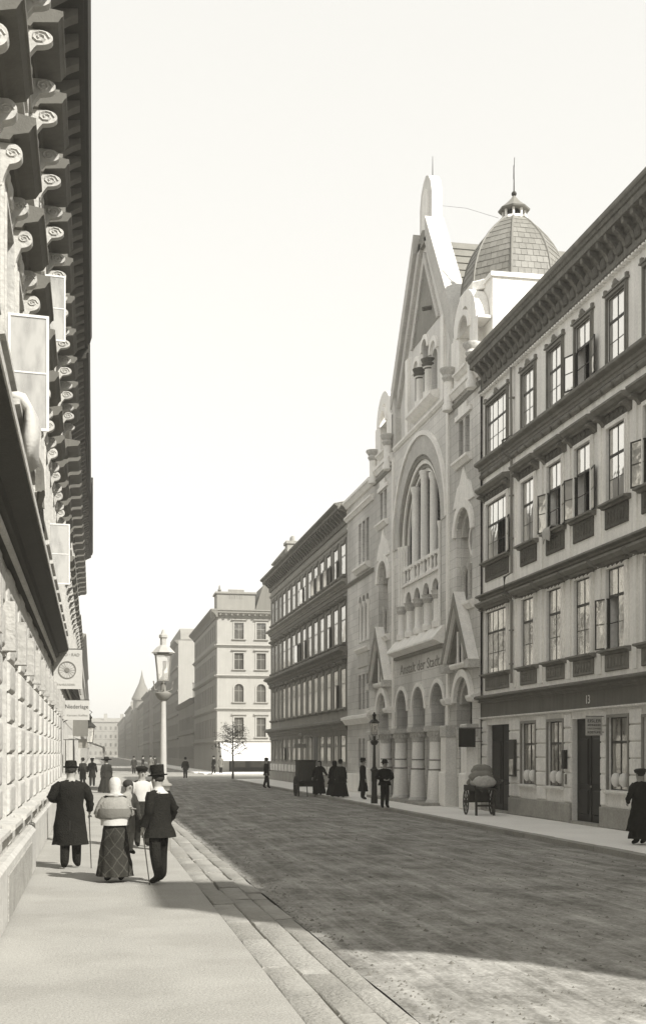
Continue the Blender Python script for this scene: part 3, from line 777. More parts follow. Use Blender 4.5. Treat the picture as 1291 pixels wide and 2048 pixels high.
# ---- side bays (left and right of the great arch)
def bay(bx, right):
    x0, x1 = bx - 1.9, bx + 1.9
    ops = [(bx - 0.95, bx + 0.95, 7.6, 11.05, 'arch')] + lancets(bx, 2, 0.52, 0.24, 12.95, 14.35, 0) + [(bx - 0.95, bx + 0.95, 0.0, 4.85, 'arch')]
    # the lower opening sits in the projecting portal, so the bay wall has it too
    thick_wall('bay_wall', x0, x1, 0, 15.75, ops, 0.55, 0.0, 'temple_stone')
    pr = ops[1:3]; glaze(pr, 0.30)
    ledge('sill_ledge', bx - 0.95, bx + 0.95, 12.62, 0.24, 0.3)
    # stepped hood over the pair
    tpart('stepped_hood', MB().ext([(bx - 0.95, 14.42), (bx + 0.95, 14.42), (bx + 0.95, 14.6), (bx + 0.5, 14.6), (bx + 0.5, 14.85), (bx - 0.5, 14.85), (bx - 0.5, 14.6), (bx - 0.95, 14.6)], -0.08, 0.02), 'temple_light')
    # pointed light field above the niche
    tpart('gablet', MB().ext([(bx - 1.25, 11.2), (bx + 1.25, 11.2), (bx + 0.75, 11.9), (bx + 0.45, 12.0), (bx, 12.55), (bx - 0.45, 12.0), (bx - 0.75, 11.9)], -0.05, 0.02), 'temple_light')
    # niche: arch ring, back wall with round window and a pair of small arches
    tpart('niche_arch', MB().ring(bx, 10.1, 0.95, 1.25, -0.10, 0.03), 'temple_light')
    tpart('niche_arch', MB().ring(bx, 10.1, 0.72, 0.95, 0.18, 0.40), 'temple_carved')
    tpart('niche_back', MB().box(bx - 0.97, bx + 0.97, 0.5, 0.6, 7.5, 11.1), 'temple_stone')
    oc = tpart('round_window', MB().lathe([(0.52, 0), (0.52, 0.04)], n=20), 'glass_dark'); oc.rotation_euler = (R(90), 0, 0); oc.location = (bx, 0.50, 9.95)
    add('ring', cached(('ocr',), lambda: MB().ring(0, 0, 0.50, 0.66, -0.12, 0.02, 0, 2 * PI, 20).mesh('ring', 'temple_light')), T, (bx, 0.49, 9.95))
    for s in (-0.36, 0.36):
        tpart('small_arch', wall_mb(MB(), bx + s - 0.34, bx + s + 0.34, 7.75, 9.1, [(bx + s - 0.2, bx + s + 0.2, 7.8, 8.95, 'arch')], 0.12, 0.36), 'temple_light')
        glaze([(bx + s - 0.2, bx + s + 0.2, 7.8, 8.9)], 0.49)
    for s in (-1.05, 0.0, 1.05):
        tpart('colonnette', MB().lathe([(0.13, 0), (0.13, 0.12), (0.09, 0.16), (0.085, 1.1), (0.13, 1.2), (0.15, 1.38)], n=10), 'temple_carved', (bx + s * 0.75, 0.24, 7.62), smooth=True)
    ledge('niche_sill', bx - 1.2, bx + 1.2, 7.25, 0.2, 0.32)
    ledge('bay_cornice', x0 + 0.02, x1 - 0.02, 15.32, 0.20, 0.42)
    ledge('bay_string', x0 + 0.02, x1 - 0.02, 14.98, 0.10, 0.2, 'temple_dark')
    # upper pavilion: wall with arched opening under a rounded crest
    pts = [(bx - 1.62, 15.7), (bx + 1.62, 15.7), (bx + 1.62, 17.5)]
    arc = [(bx + 1.45 * math.cos(t), 17.5 + 1.45 * math.sin(t)) for t in [PI * k / 16 for k in range(17)]]
    b = MB()
    wall_mb(b, bx - 1.62, bx + 1.62, 15.7, 17.5, [(bx - 0.62, bx + 0.62, 16.2, 17.5)], 0.5, 0.0)
    for k in range(16):
        p = PI * k / 16; q = PI * (k + 1) / 16
        b.ext([(bx + 0.62 * math.cos(p), 17.5 + 0.95 * math.sin(p)), (bx + 1.40 * math.cos(p), 17.5 + 1.5 * math.sin(p)), (bx + 1.40 * math.cos(q), 17.5 + 1.5 * math.sin(q)), (bx + 0.62 * math.cos(q), 17.5 + 0.95 * math.sin(q))], 0.0, 0.5)
    b.box(bx - 1.62, bx - 1.40, 0.0, 0.5, 17.5, 17.6); b.box(bx + 1.40, bx + 1.62, 0.0, 0.5, 17.5, 17.6)
    tpart('pavilion_front', b, 'temple_light')
    tpart('pavilion_arch', MB().ring(bx, 17.5, 0.60, 0.80, -0.08, 0.01), 'temple_light')
    ledge('pavilion_sill', bx - 0.8, bx + 0.8, 15.95, 0.22, 0.25)
    for s in (-1, 1):
        # corner shaft with a carved capital
        tpart('corner_shaft', MB().lathe([(0.24, 0), (0.24, 0.2), (0.17, 0.3), (0.17, 1.1)], n=10), 'temple_light', (bx + s * 1.45, -0.16, 15.0), smooth=True)
        tpart('capital', MB().lathe([(0.18, 0), (0.26, 0.15), (0.22, 0.25), (0.34, 0.42), (0.34, 0.5)], n=10), 'temple_carved', (bx + s * 1.45, -0.16, 16.1), smooth=True)
    return
bay(BL, False); bay(BR, True)
# pavilion rooms behind, right one carries the tower
tpart('pavilion_block', MB().box(BL - 1.62, BL + 1.62, 0.9, 3.6, 15.6, 18.2), 'temple_stone')

# ---- domed tower behind the right bay
twx, twy, tz = BR - 0.2, 2.0, 19.15     # centre in the temple frame
b = MB(); b.box(twx - 1.9, twx + 1.9, 0.52, 3.9, 15.4, tz - 0.2)
tw = tpart('tower_wall', b, 'temple_light')
tpart('tower_coping', MB().box(twx - 1.98, twx + 1.98, 0.44, 3.98, tz - 0.2, tz - 0.04), 'temple_light')
def oct_pt(r, k, z): 
    a = PI / 8 + k * PI / 4; return (twx + r * math.cos(a), twy + r * math.sin(a), z)
dome = []
DR = 1.95
for k in range(9):
    t = k / 8
    dome.append((DR * (1.0, .985, .952, .90, .83, .735, .61, .45, .26)[k], tz + 2.7 * t))
b = MB()
for (r0, z0), (r1, z1) in zip(dome, dome[1:]):
    for k in range(8): b.q(oct_pt(r0, k, z0), oct_pt(r0, k + 1, z0), oct_pt(r1, k + 1, z1), oct_pt(r1, k, z1))
dm = tpart('dome', b, 'dome_zinc')
b = MB()
for k in range(8): b.tube([oct_pt(r * 1.005, k, z) for r, z in dome], 0.045, 6)
tpart('dome_ribs', b, 'dome_zinc', parent=dm)
# single zinc plates lapped on the faces turned to the street
rr = random.Random(11)
def dome_r(t):
    f = t * 8; i = min(7, int(f)); return dome[i][0] + (dome[i + 1][0] - dome[i][0]) * (f - i)
NR = 11
for k in range(8):
    an = PI / 4 * (k + 1); nv = Vector((math.cos(an), math.sin(an), 0.4))
    if nv.x - nv.y < -0.35: continue
    for j in range(NR):
        t0, t1 = j / NR, (j + 1) / NR; r0, r1, z0, z1 = dome_r(t0), dome_r(t1), tz + 2.7 * t0, tz + 2.7 * t1
        n = 6 if j < 4 else 5 if j < 7 else 3 if j < 10 else 2
        cuts_ = [0.0] + [(i + (0.5 if j % 2 else 1.0)) / n for i in range(n if j % 2 else n - 1)] + [1.0]
        for u0, u1 in zip(cuts_, cuts_[1:]):
            P = lambda r, z, u, o: Vector(oct_pt(r, k, z)).lerp(Vector(oct_pt(r, k + 1, z)), u) + nv * o
            lift = 0.018 + rr.uniform(0, .008)
            pb = MB(); c = [P(r0, z0, u0 + .005, lift), P(r0, z0, u1 - .005, lift), P(r1, z1, u1 - .005, .008), P(r1, z1, u0 + .005, .008)]
            ci = [P(r0, z0, u0 + .005, .002), P(r0, z0, u1 - .005, .002)]
            pb.q(*c); pb.q(ci[0], ci[1], c[1], c[0]); pb.q(ci[0], c[0], c[3]); pb.q(ci[1], c[2], c[1])
            add('zinc_plate', pb.mesh('zinc_plate', rr.choice(('dome_zinc', 'dome_zinc', 'dome_zinc_b'))), dm)
lz = tz + 2.70
tpart('dome_base', MB().lathe([(1.98, tz - .3), (2.03, tz - .02), (2.0, tz + .02)], twx, twy, 8, a0=PI / 8, a1=2 * PI + PI / 8), 'temple_light')
b = MB()
for k in range(8):
    b.tube([oct_pt(0.40, k, lz - 0.02), oct_pt(0.40, k, lz + 0.40)], 0.05, 6)
b.lathe([(0.55, lz - 0.03), (0.53, lz + 0.06), (0.46, lz + 0.10)], twx, twy, 8)
ln = tpart('lantern', b, 'temple_light')
tpart('lantern_core', MB().lathe([(0.28, lz), (0.28, lz + 0.40)], twx, twy, 8), 'door_dark', parent=ln)
tpart('lantern_roof', MB().lathe([(0.58, lz + 0.36), (0.60, lz + 0.41), (0.38, lz + 0.58), (0.16, lz + 0.80), (0.05, lz + 0.94)], twx, twy, 8, a0=PI / 8, a1=2 * PI + PI / 8), 'dome_zinc', parent=ln)
b = MB(); b.ball((twx, twy, lz + 1.02), 0.10, 10, 6); b.tube([(twx, twy, lz + 1.0), (twx, twy, lz + 2.1)], [0.03, 0.012], 6)
b.tube([(twx, twy, lz + 1.95), (twx + 0.06, twy, lz + 2.35)], 0.012, 5); b.tube([(twx - 0.05, twy, lz + 1.6), (twx - 0.03, twy, lz + 2.1)], 0.014, 5)
tpart('finial', b, 'iron_dark', parent=ln)

# ---- middle: ground arcade, balcony, great arch
MX0, MX1 = TC - 4.3, TC + 4.3
PY = -0.0
arc_ops = [(TC + d - 0.95, TC + d + 0.95, 2.75, 4.8, 'arch') for d in (-2.8, 0, 2.8)]
gop = [(a, b_, 0.0, 2.75) for a, b_, *_ in arc_ops]
b = MB(); wall_mb(b, MX0, MX1, 2.75, 6.4, arc_ops, 0.6, PY, 12); wall_mb(b, MX0, MX1, 0, 2.75, gop, 0.6, PY)
tpart('arcade_wall', b, 'temple_stone')
for d in (-2.8, 0, 2.8): tpart('arch_moulding', MB().ring(TC + d, 3.85, 0.95, 1.12, -0.07, 0.02), 'temple_light')
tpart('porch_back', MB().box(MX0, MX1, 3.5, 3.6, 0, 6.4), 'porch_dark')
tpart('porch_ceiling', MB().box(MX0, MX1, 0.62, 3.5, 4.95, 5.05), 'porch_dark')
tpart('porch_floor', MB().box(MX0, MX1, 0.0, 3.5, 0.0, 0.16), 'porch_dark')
for d in (-2.8, 0, 2.8):
    tpart('porch_door', MB().box(TC + d - 0.8, TC + d + 0.8, 3.42, 3.49, 0.16, 2.9).box(TC + d - 0.05, TC + d + 0.05, 3.38, 3.44, 0.16, 2.9), 'wood_dark')
# stout columns standing before the arcade
for d in (-3.95, -1.4, 1.4, 3.95):
    co = tpart('column', MB().lathe([(0.34, 0.0), (0.32, 0.55), (0.30, 1.0), (0.28, 1.34), (0.25, 1.40), (0.235, 2.45)], n=22), 'temple_light', (TC + d, -0.42, 0), smooth=True)
    tpart('base_band', MB().lathe([(0.285, 0), (0.305, 0.03), (0.285, 0.06)], n=22), 'temple_dark', (0, 0, 1.34), parent=co, smooth=True)
    tpart('base_band', MB().lathe([(0.25, 0), (0.27, 0.025), (0.25, 0.05)], n=22), 'temple_dark', (0, 0, 1.72), parent=co, smooth=True)
    tpart('pedestal', MB().lathe([(0.40, 0), (0.40, 0.12), (0.35, 0.22)], n=22), 'temple_stone', (0, 0, 0), parent=co, smooth=True)
    cb = MB().lathe([(0.23, 2.45), (0.27, 2.50), (0.26, 2.58), (0.32, 2.80), (0.35, 2.86)], n=22)
    for k in range(14):
        a = 2 * PI * k / 14; cb.ball((0.29 * math.cos(a), 0.29 * math.sin(a), 2.72), (0.055, 0.055, 0.10), 6, 4)
    tpart('capital', cb, 'temple_carved', parent=co)
    tpart('abacus', MB().box(-0.37, 0.37, -0.37, 0.43, 2.86, 3.06), 'temple_carved', parent=co)
# corner piers of the middle
for s in (-1, 1):
    xc = TC + s * 4.12
    tpart('buttress', MB().box(xc + s * .16 - 0.14, xc + s * .16 + 0.14, -0.07, 0.02, 3.06, 15.4), 'temple_light')
tpart('impost_band', MB().box(MX0, MX1, -0.10, 0.01, 2.90, 3.05), 'temple_carved')
# balcony ledge and inscription
tpart('balcony_ledge', MB().prism([(-0.02, 6.28), (0.12, 6.28), (0.42, 6.42), (0.48, 6.42), (0.48, 6.50), (0.06, 7.0), (-0.6, 7.0), (-0.6, 6.4)], MX0 + 0.5, MX1 - 0.5), 'temple_light')
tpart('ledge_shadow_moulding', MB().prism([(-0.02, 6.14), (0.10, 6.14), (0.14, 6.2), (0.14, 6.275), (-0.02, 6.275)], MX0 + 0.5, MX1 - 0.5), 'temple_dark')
try:
    im = text_mesh('Anstalt der Stadt', 0.62, 'temple_dark', 0.006, width=6.2)
    add('lettering', im, T, (TC, -0.008, 5.66))
except Exception as e:
    print('inscription failed', e)

# great arch: wall with a deep stepped opening
GS = 11.15                                        # springing height
b = MB(); 
wall_mb(b, MX0, MX1, 6.4, 15.75, [(TC - 3.3, TC + 3.3, 6.95, GS + 3.3, 'arch')], 0.35, 0.0, 24)
tpart('great_wall', b, 'temple_stone')
tpart('patterned_arch', MB().ring(TC, GS, 3.31, 4.08, -0.04, 0.02, 0, PI, 26), 'temple_carved')
tpart('outer_hood', MB().ring(TC, GS, 4.08, 4.26, -0.12, 0.02, 0, PI, 28), 'temple_light')
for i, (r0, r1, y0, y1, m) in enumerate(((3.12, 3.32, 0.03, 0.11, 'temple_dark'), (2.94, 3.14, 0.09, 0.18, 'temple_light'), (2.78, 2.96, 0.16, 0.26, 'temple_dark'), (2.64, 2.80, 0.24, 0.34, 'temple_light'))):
    ao = tpart('arch_order', MB().ring(TC, GS, r0, r1, y0, y1, 0, PI, 24), m)
    for s in (-1, 1):
        xa, xb = sorted((TC + s * r0, TC + s * r1))
        tpart('jamb_order', MB().box(xa, xb, y0, y1, 6.98, GS), m)
        tpart('jamb_shaft', MB().lathe([(0.10, 7.0), (0.10, 7.3), (0.07, 7.36), (0.07, GS - 0.3), (0.11, GS - 0.1), (0.12, GS)], n=8), 'temple_light', (TC + s * (r0 + 0.02), y0 - 0.04, 0), smooth=True)
# tall window with shafts
b = MB()
tpart('great_window', MB().box(TC - 2.75, TC + 2.75, 0.38, 0.44, 9.3, GS + 2.75), 'glass_dark')
for k in range(5):
    x = TC + (-2.6, -1.4, 0, 1.4, 2.6)[k]
    top = GS + math.sqrt(max(0.02, 2.7 ** 2 - (x - TC) ** 2))
    if k in (1, 2, 3):
        tpart('window_shaft', MB().lathe([(0.24, 9.35), (0.24, 9.6), (0.20, 9.66), (0.19, top - 0.3), (0.25, top - 0.1), (0.25, top)], n=12), 'temple_light', (x, 0.27, 0), smooth=True)
gb = MB()
for k in range(22):
    z = 10.2 + k * 0.17; hw = math.sqrt(max(0.0, 2.6 ** 2 - max(0, z - GS) ** 2)); gb.box(TC - hw, TC + hw, 0.36, 0.38, z, z + 0.018)
for k in range(8): gb.box(TC - 2.45 + k * 0.7, TC - 2.435 + k * 0.7, 0.355, 0.377, 9.4, GS + 1.0)
tpart('glazing_bars', gb, 'frame_dark')
# gallery arcade below the window
a4 = lancets(TC, 4, 0.98, 0.42, 7.15, 9.05, 1)
thick_wall('gallery_arcade', TC - 3.05, TC + 3.05, 6.98, 9.32, a4, 0.20, 0.10, 'temple_light')
glaze([(o[0], o[1], o[2], o[3]) for o in a4], 0.36)
for k in range(5):
    x = TC - 2.8 + 1.4 * k
    if abs(x - TC) < 2.9:
        tpart('gallery_column', MB().lathe([(0.26, 7.0), (0.26, 7.22), (0.19, 7.3), (0.18, 8.15), (0.22, 8.22), (0.26, 8.45)], n=14), 'temple_light', (x, 0.02, 0), smooth=True)
        tpart('capital', MB().lathe([(0.19, 8.12), (0.28, 8.3), (0.25, 8.34), (0.30, 8.46)], n=14), 'temple_carved', (x, 0.02, 0), smooth=True)
tpart('balustrade_rail', MB().box(TC - 2.85, TC + 2.85, 0.03, 0.19, 10.02, 10.14), 'temple_light')
tpart('balustrade_base', MB().box(TC - 2.9, TC + 2.9, 0.01, 0.21, 9.325, 9.42), 'temple_light')
bal = MB().lathe([(0.10, 0), (0.10, 0.06), (0.06, 0.1), (0.085, 0.3), (0.06, 0.5), (0.1, 0.54), (0.1, 0.6)], n=8).mesh('baluster', 'temple_light', smooth=True)
for k in range(11): add('baluster', bal, T, (TC - 2.6 + 0.52 * k, 0.11, 9.42))

mat('temple_weathered2', 0.66, streak=0.16, var=0.14, fine=0.28, fscale=20)
# ---- the tall gable
GY = 0.3
out = [(-4.05, 15.6), (4.05, 15.6), (4.05, 19.2), (0.92, 24.0), (0.92, 25.2), (0.72, 25.75), (0.38, 26.1), (0, 26.25), (-0.38, 26.1), (-0.72, 25.75), (-0.92, 25.2), (-0.92, 24.0), (-4.05, 19.2)]
gl = [(TC - 0.42, TC + 0.42, 16.8, 19.35, 'arch'), (TC - 1.72, TC - 0.90, 16.8, 18.8, 'arch'), (TC + 0.90, TC + 1.72, 16.8, 18.8, 'arch')]
gl2 = [(o[0], o[1], o[2], 18.6) for o in gl]; gl3 = []
gl2 = gl2 and [(TC - 0.42, TC + 0.42, 16.8, 18.6), (TC - 1.72, TC - 0.90, 16.8, 18.55, 'arch'), (TC + 0.90, TC + 1.72, 16.8, 18.55, 'arch')]; gl3 = [(TC - 0.42, TC + 0.42, 18.6, 19.35, 'arch')]
b = MB()
wall_mb(b, TC - 4.6, TC + 4.6, 15.6, 18.6, gl2, 0.3, GY); wall_mb(b, TC - 4.3, TC + 4.3, 18.6, 19.4, gl3, 0.3, GY)     # lower field with three openings
b.ext([(TC - 4.25, 19.4), (TC + 4.25, 19.4), (TC + 0.92, 24.0), (TC - 0.92, 24.0)], GY, GY + 0.45)
b.ext([(TC + x, z) for x, z in ((-0.92, 24.0), (0.92, 24.0), (0.92, 25.2), (0.72, 25.75), (0.38, 26.1), (0, 26.25), (-0.38, 26.1), (-0.72, 25.75), (-0.92, 25.2))], GY, GY + 0.45)
b.box(TC - 4.6, TC - 4.58, GY, GY + 0.45, 15.6, 18.6); b.box(TC + 4.58, TC + 4.6, GY, GY + 0.45, 15.6, 18.6)
tpart('gable_wall', b, 'temple_weathered2')
glaze([(o[0], o[1], o[2], o[3]) for o in gl], GY + 0.26)
# raking copings, stepped proud of the wall
for s in (-1, 1):
    def rk(x, z): return (TC + s * x, z)
    tpart('raking_coping', MB().ext([rk(0.92, 23.35), rk(0.92, 24.15), rk(4.95, 18.45), rk(4.95, 17.7), rk(4.5, 18.2)], GY - 0.30, GY + 0.5), 'temple_weathered')
    tpart('raking_moulding', MB().ext([rk(0.25, 23.5), rk(0.60, 23.6), rk(4.2, 18.4), rk(4.2, 17.7)], GY - 0.16, GY + 0.02), 'temple_carved')
    tpart('kneeler', MB().ext([rk(4.1, 15.8), rk(4.98, 15.8), rk(4.98, 17.7), rk(4.5, 18.2), rk(4.1, 17.2)], GY - 0.26, GY + 0.48), 'temple_weathered')
    tpart('gable_pilaster', MB().box(min(TC + s * 2.55, TC + s * 2.95), max(TC + s * 2.55, TC + s * 2.95), GY - 0.12, GY + 0.02, 15.8, 19.4), 'temple_light')
# recessed-looking pointed field frame
tpart('field_frame', MB().ext([(TC - 2.15, 19.6), (TC - 1.9, 19.6), (TC, 22.6), (TC + 1.9, 19.6), (TC + 2.15, 19.6), (TC, 23.05)], GY - 0.10, GY + 0.02), 'temple_carved')
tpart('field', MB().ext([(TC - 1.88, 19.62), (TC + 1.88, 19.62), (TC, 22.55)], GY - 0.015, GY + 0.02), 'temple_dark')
tpart('waterspout', MB().tube([(TC + 0.9, GY, 20.4), (TC + 0.9, GY - 0.4, 20.3)], 0.09, 8), 'carved_dark')
for s, zt in ((-1.31, 18.45), (0.0, 18.95), (1.31, 18.45)):
    tpart('lancet_hood', MB().ring(TC + s, zt, 0.42, 0.62, GY - 0.10, GY + 0.02), 'temple_light')
for s in (-0.66, 0.66):
    tpart('gable_column', MB().lathe([(0.24, 16.75), (0.24, 16.95), (0.17, 17.0), (0.17, 17.9), (0.25, 18.0)], n=12), 'temple_light', (TC + s, GY - 0.06, 0), smooth=True)
    tpart('capital', MB().lathe([(0.18, 17.9), (0.30, 18.1), (0.26, 18.16), (0.34, 18.32)], n=12), 'carved_dark', (TC + s, GY - 0.06, 0), smooth=True)
tpart('gable_sill', MB().prism([(-0.32, 16.35), (-0.1, 16.4), (0.08, 16.55), (0.08, 16.66), (-0.32, 16.76)], TC - 1.95, TC + 1.95), 'temple_light')
tpart('gable_ledge', MB().prism([(-0.5, 15.62), (0.06, 15.62), (0.14, 15.7), (0.14, 15.78), (-0.5, 15.95)], MX0 + 0.3, MX1 - 0.3), 'temple_light')
# crowning bell-cote panel and finial rod
tpart('crest_panel', MB().ext([(TC - 0.5, 23.9), (TC + 0.5, 23.9), (TC + 0.5, 25.1), (TC + 0.3, 25.5), (TC, 25.7), (TC - 0.3, 25.5), (TC - 0.5, 25.1)], GY - 0.05, GY + 0.01), 'temple_light')
tpart('crest_frame', MB().ext([(TC - 0.92, 23.3), (TC + 0.92, 23.3), (TC + 0.6, 23.72), (TC, 23.95), (TC - 0.6, 23.72)], GY - 0.16, GY + 0.01), 'temple_dark')
tpart('lightning_rod', MB().tube([(TC, GY + 0.3, 26.1), (TC, GY + 0.3, 27.1)], [0.025, 0.01], 6), 'iron_dark')
# nave roof behind the gable: slate courses, each its own strip, and the ridge
def roof_pt(t, s): return (TC + s * (0.0 + 4.6 * t), 23.55 - 6.6 * t)
RF = tpart('nave_roof', MB().ext([(TC - 4.6, 16.95), (TC + 4.6, 16.95), (TC, 23.5)], GY + 0.46, 20.0), 'roof_slate')
for s in (-1, 1):
    for k in range(16):
        t0, t1 = k / 16, (k + 1) / 16
        (xa, za), (xb, zb) = roof_pt(t0, s), roof_pt(t1, s)
        b = MB(); nx_, nz_ = s * 0.82, 0.57
        b.ext([(xa + nx_ * 0.01, za + nz_ * 0.01), (xb + nx_ * 0.06, zb + nz_ * 0.06), (xb + nx_ * 0.01, zb + nz_ * 0.01), (xa, za)], GY + 0.47, 19.9)
        tpart('slate_course', b, 'roof_slate', parent=RF)
tpart('temple_body', MB().box(0.02, TC + 8.15, 3.65, 22, 0, 15.0), 'temple_stone')
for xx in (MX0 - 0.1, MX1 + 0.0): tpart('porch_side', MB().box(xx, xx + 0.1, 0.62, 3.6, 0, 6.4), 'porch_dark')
tpart('wing_body', MB().box(0.02, MX0 - 0.12, 0.75, 3.6, 0, 15.0), 'temple_stone')
tpart('bay_body', MB().box(MX1 + 0.12, TC + 8.15, 0.75, 3.6, 0, 15.4), 'temple_stone')
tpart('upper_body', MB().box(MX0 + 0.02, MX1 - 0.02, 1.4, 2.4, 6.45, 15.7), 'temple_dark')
tpart('upper_body', MB().box(MX0 + 0.02, MX1 - 0.02, 0.78, 20, 15.6, 17.2), 'temple_stone')

# ---- gabled portals of the side bays
def portal(bx):
    # portal piers with capitals
    for s in (-1, 1):
        x = bx + s * 1.28
        tpart('portal_pier', MB().box(x - 0.33, x + 0.33, -0.42, 0.01, 0.0, 2.6), 'temple_light')
        tpart('portal_base', MB().cham(x - 0.38, x + 0.38, -0.50, -0.01, 0.0, 1.30, 0.05), 'temple_light')
        tpart('portal_capital', MB().cham(x - 0.37, x + 0.37, -0.47, 0.0, 2.6, 3.05, 0.05), 'temple_carved')
        tpart('portal_shaft', MB().lathe([(0.16, 0), (0.16, 0.3), (0.11, 0.4), (0.11, 2.5), (0.17, 2.7), (0.17, 3.0)], n=10), 'temple_stone', (bx + s * 0.86, 0.1, 0), smooth=True)
    tpart('portal_arch', MB().ring(bx, 3.88, 0.95, 1.22, -0.14, 0.02), 'temple_light')
    tpart('portal_arch', MB().ring(bx, 3.85, 0.72, 0.95, 0.12, 0.4), 'temple_carved')
    b = MB()
    for s in (-1, 1):
        # raking slab of the steep gable: a thick board standing well out from the wall
        b.ext([(bx + s * 1.72, 5.35), (bx + s * 1.42, 5.35), (bx - s * 0.0, 7.42), (bx, 7.95)], -0.40, 0.01)
    tpart('portal_gable', b, 'temple_light')
    for s in (-1, 1): tpart('rafter_face', MB().ext([(bx + s * 1.70, 5.37), (bx + s * 1.44, 5.37), (bx, 7.44), (bx, 7.90)], -0.425, -0.395), 'temple_dark')
    tpart('portal_gable_edge', MB().ext([(bx - 1.36, 5.4), (bx - 1.16, 5.4), (bx, 7.05), (bx + 1.16, 5.4), (bx + 1.36, 5.4), (bx, 7.33)], -0.26, 0.005), 'temple_dark')
    for s, h in ((-0.55, 0.75), (0.0, 1.5), (0.55, 0.75)):
        tpart('portal_light', MB().ext([(bx + s - 0.16, 5.35), (bx + s + 0.16, 5.35), (bx + s + 0.16, 5.35 + h - 0.2), (bx + s, 5.35 + h), (bx + s - 0.16, 5.35 + h - 0.2)], -0.02, 0.01), 'glass_dark')
    for s in (-0.28, 0.28):
        tpart('portal_colonnette', MB().tube([(bx + s, -0.14, 5.3), (bx + s, -0.14, 6.5)], 0.06, 8), 'temple_light')
    tpart('portal_ledge', MB().prism([(-0.02, 5.12), (0.2, 5.14), (0.26, 5.24), (0.26, 5.32), (-0.02, 5.36)], bx - 1.1, bx + 1.1), 'temple_light')
    tpart('portal_corbel', MB().box(bx + 1.28, bx + 1.8, -0.42, 0.0, 5.05, 5.34), 'temple_carved')
    tpart('portal_corbel', MB().box(bx - 1.8, bx - 1.28, -0.42, 0.0, 5.05, 5.34), 'temple_carved')
    d = tpart('portal_door', MB().box(bx - 0.95, bx + 0.95, 0.62, 0.70, 0.0, 3.9), 'wood_dark')
    tpart('tympanum', MB().box(bx - 0.98, bx + 0.98, 0.56, 0.72, 3.3, 4.9), 'ground_stone_dark')
    tpart('bay_cornice_low', MB().prism([(-0.02, 3.82), (0.3, 3.86), (0.36, 3.98), (0.36, 4.06), (-0.02, 4.16)], bx + 1.25, bx + 1.88), 'temple_light')
    tpart('bay_cornice_low', MB().prism([(-0.02, 3.82), (0.3, 3.86), (0.36, 3.98), (0.36, 4.06), (-0.02, 4.16)], bx - 1.88, bx - 1.25), 'temple_light')
portal(BL); portal(BR)
tpart('temple_step', MB().box(MX0 - 0.5, MX1 + 0.5, -1.15, 0.0, -0.02, 0.10), 'plinth_stone')
# wire from the gable to the dome
add('stay_wire', MB().tube([(13.9, 48.3, 24.9), (14.5, 45.6, 23.6), (15.0, 43.2, 22.2)], 0.006, 5).mesh('stay_wire', 'iron_dark'), None, (0, 0, 0), 0, 'thin wire stretched from the church gable to the dome', 'wire')
# black square board hanging from the temple's right corner
HB = thing('hanging_board', 'plain black square board hung out by the church portal', 'sign', (13.5, 40.42, 0))
add('board', MB().box(-0.92, -0.32, -0.03, 0.03, 2.22, 2.87).mesh('board', 'board_dark'), HB)
add('arm', MB().box(-0.92, -0.0, -0.015, 0.015, 2.875, 2.905).box(-0.32, 0, -0.012, 0.012, 2.4, 2.42).mesh('arm', 'iron_dark'), HB)
# ================================================================== the dark ornate house beyond the temple
MH = thing('ornate_house', 'dark ornate corner house with many tall bright windows beyond the church', 'house', (13.5, 92.0, 0), -PI / 2)
M_LEN = 28.95
mcols = [(92 - (64.55 + 2.07 * k), 1.08) for k in range(11)] + [(4.9, 0.95), (2.9, 0.95), (1.2, 0.8)]
MF = [(1.5, 1.5), (4.5, 2.15), (8.05, 2.05), (11.75, 1.75)]
mops = [(xc - w / 2, xc + w / 2, z0, z0 + h) for xc, w in mcols for z0, h in MF]
add('wall', wall_mb(MB(), 0, M_LEN, 0, 15.2, mops, 0.28).mesh('wall', 'brick_mid'), MH)
add('side_wall', shell_mb(MB(), 0, M_LEN, 0, 15.2, 14.0).mesh('side_wall', 'brick_mid'), MH)
b = MB(); b.q((-.3, -.7, 15.45), (M_LEN, -.7, 15.45), (M_LEN, 7, 17.4), (-.3, 7, 17.4)); b.q((-.3, 7, 17.4), (M_LEN, 7, 17.4), (M_LEN, 14, 15.2), (-.3, 14, 15.2)); b.q((-.3, -.7, 15.45), (-.3, 7, 17.4), (-.3, 14, 15.2)); b.q((M_LEN, -.7, 15.45), (M_LEN, 7, 17.4), (M_LEN, 14, 15.2))
mr = add('roof', b.mesh('roof', 'roof_tile'), MH)
add('floor_slab', MB().box(.05, M_LEN - .05, 3.0, 3.1, 0.1, 15).box(.05, M_LEN - .05, .35, 13.8, 3.9, 4.0).box(.05, M_LEN - .05, .35, 13.8, 7.7, 7.8).box(.05, M_LEN - .05, .35, 13.8, 11.3, 11.4).mesh('floor_slab', 'room'), MH)
add('cornice', MB().prism([(-.02, 14.45), (.08, 14.45), (.12, 14.6), (.12, 14.9), (.25, 15.0), (.62, 15.12), (.62, 15.25), (.78, 15.34), (.80, 15.44), (-.02, 15.52)], -0.3, M_LEN).mesh('cornice', 'cornice_dark'), MH)
add('cornice_moulding', MB().prism([(-.02, 13.95), (.07, 13.95), (.12, 14.05), (.12, 14.12), (-.02, 14.16)], 0, M_LEN).mesh('moulding', 'brick_mid'), MH)
brk2 = MB().prism([(0, 14.62), (.16, 14.65), (.5, 14.95), (.56, 15.11), (0, 15.11)], -.09, .09).mesh('bracket', 'brick_dark')
for k in range(38): add('bracket', brk2, MH, (0.4 + 0.76 * k, 0, 0))
belt(MH, 'belt_course', -0.1, M_LEN, 11.0, 0.42, 0.42, 'brick_mid')
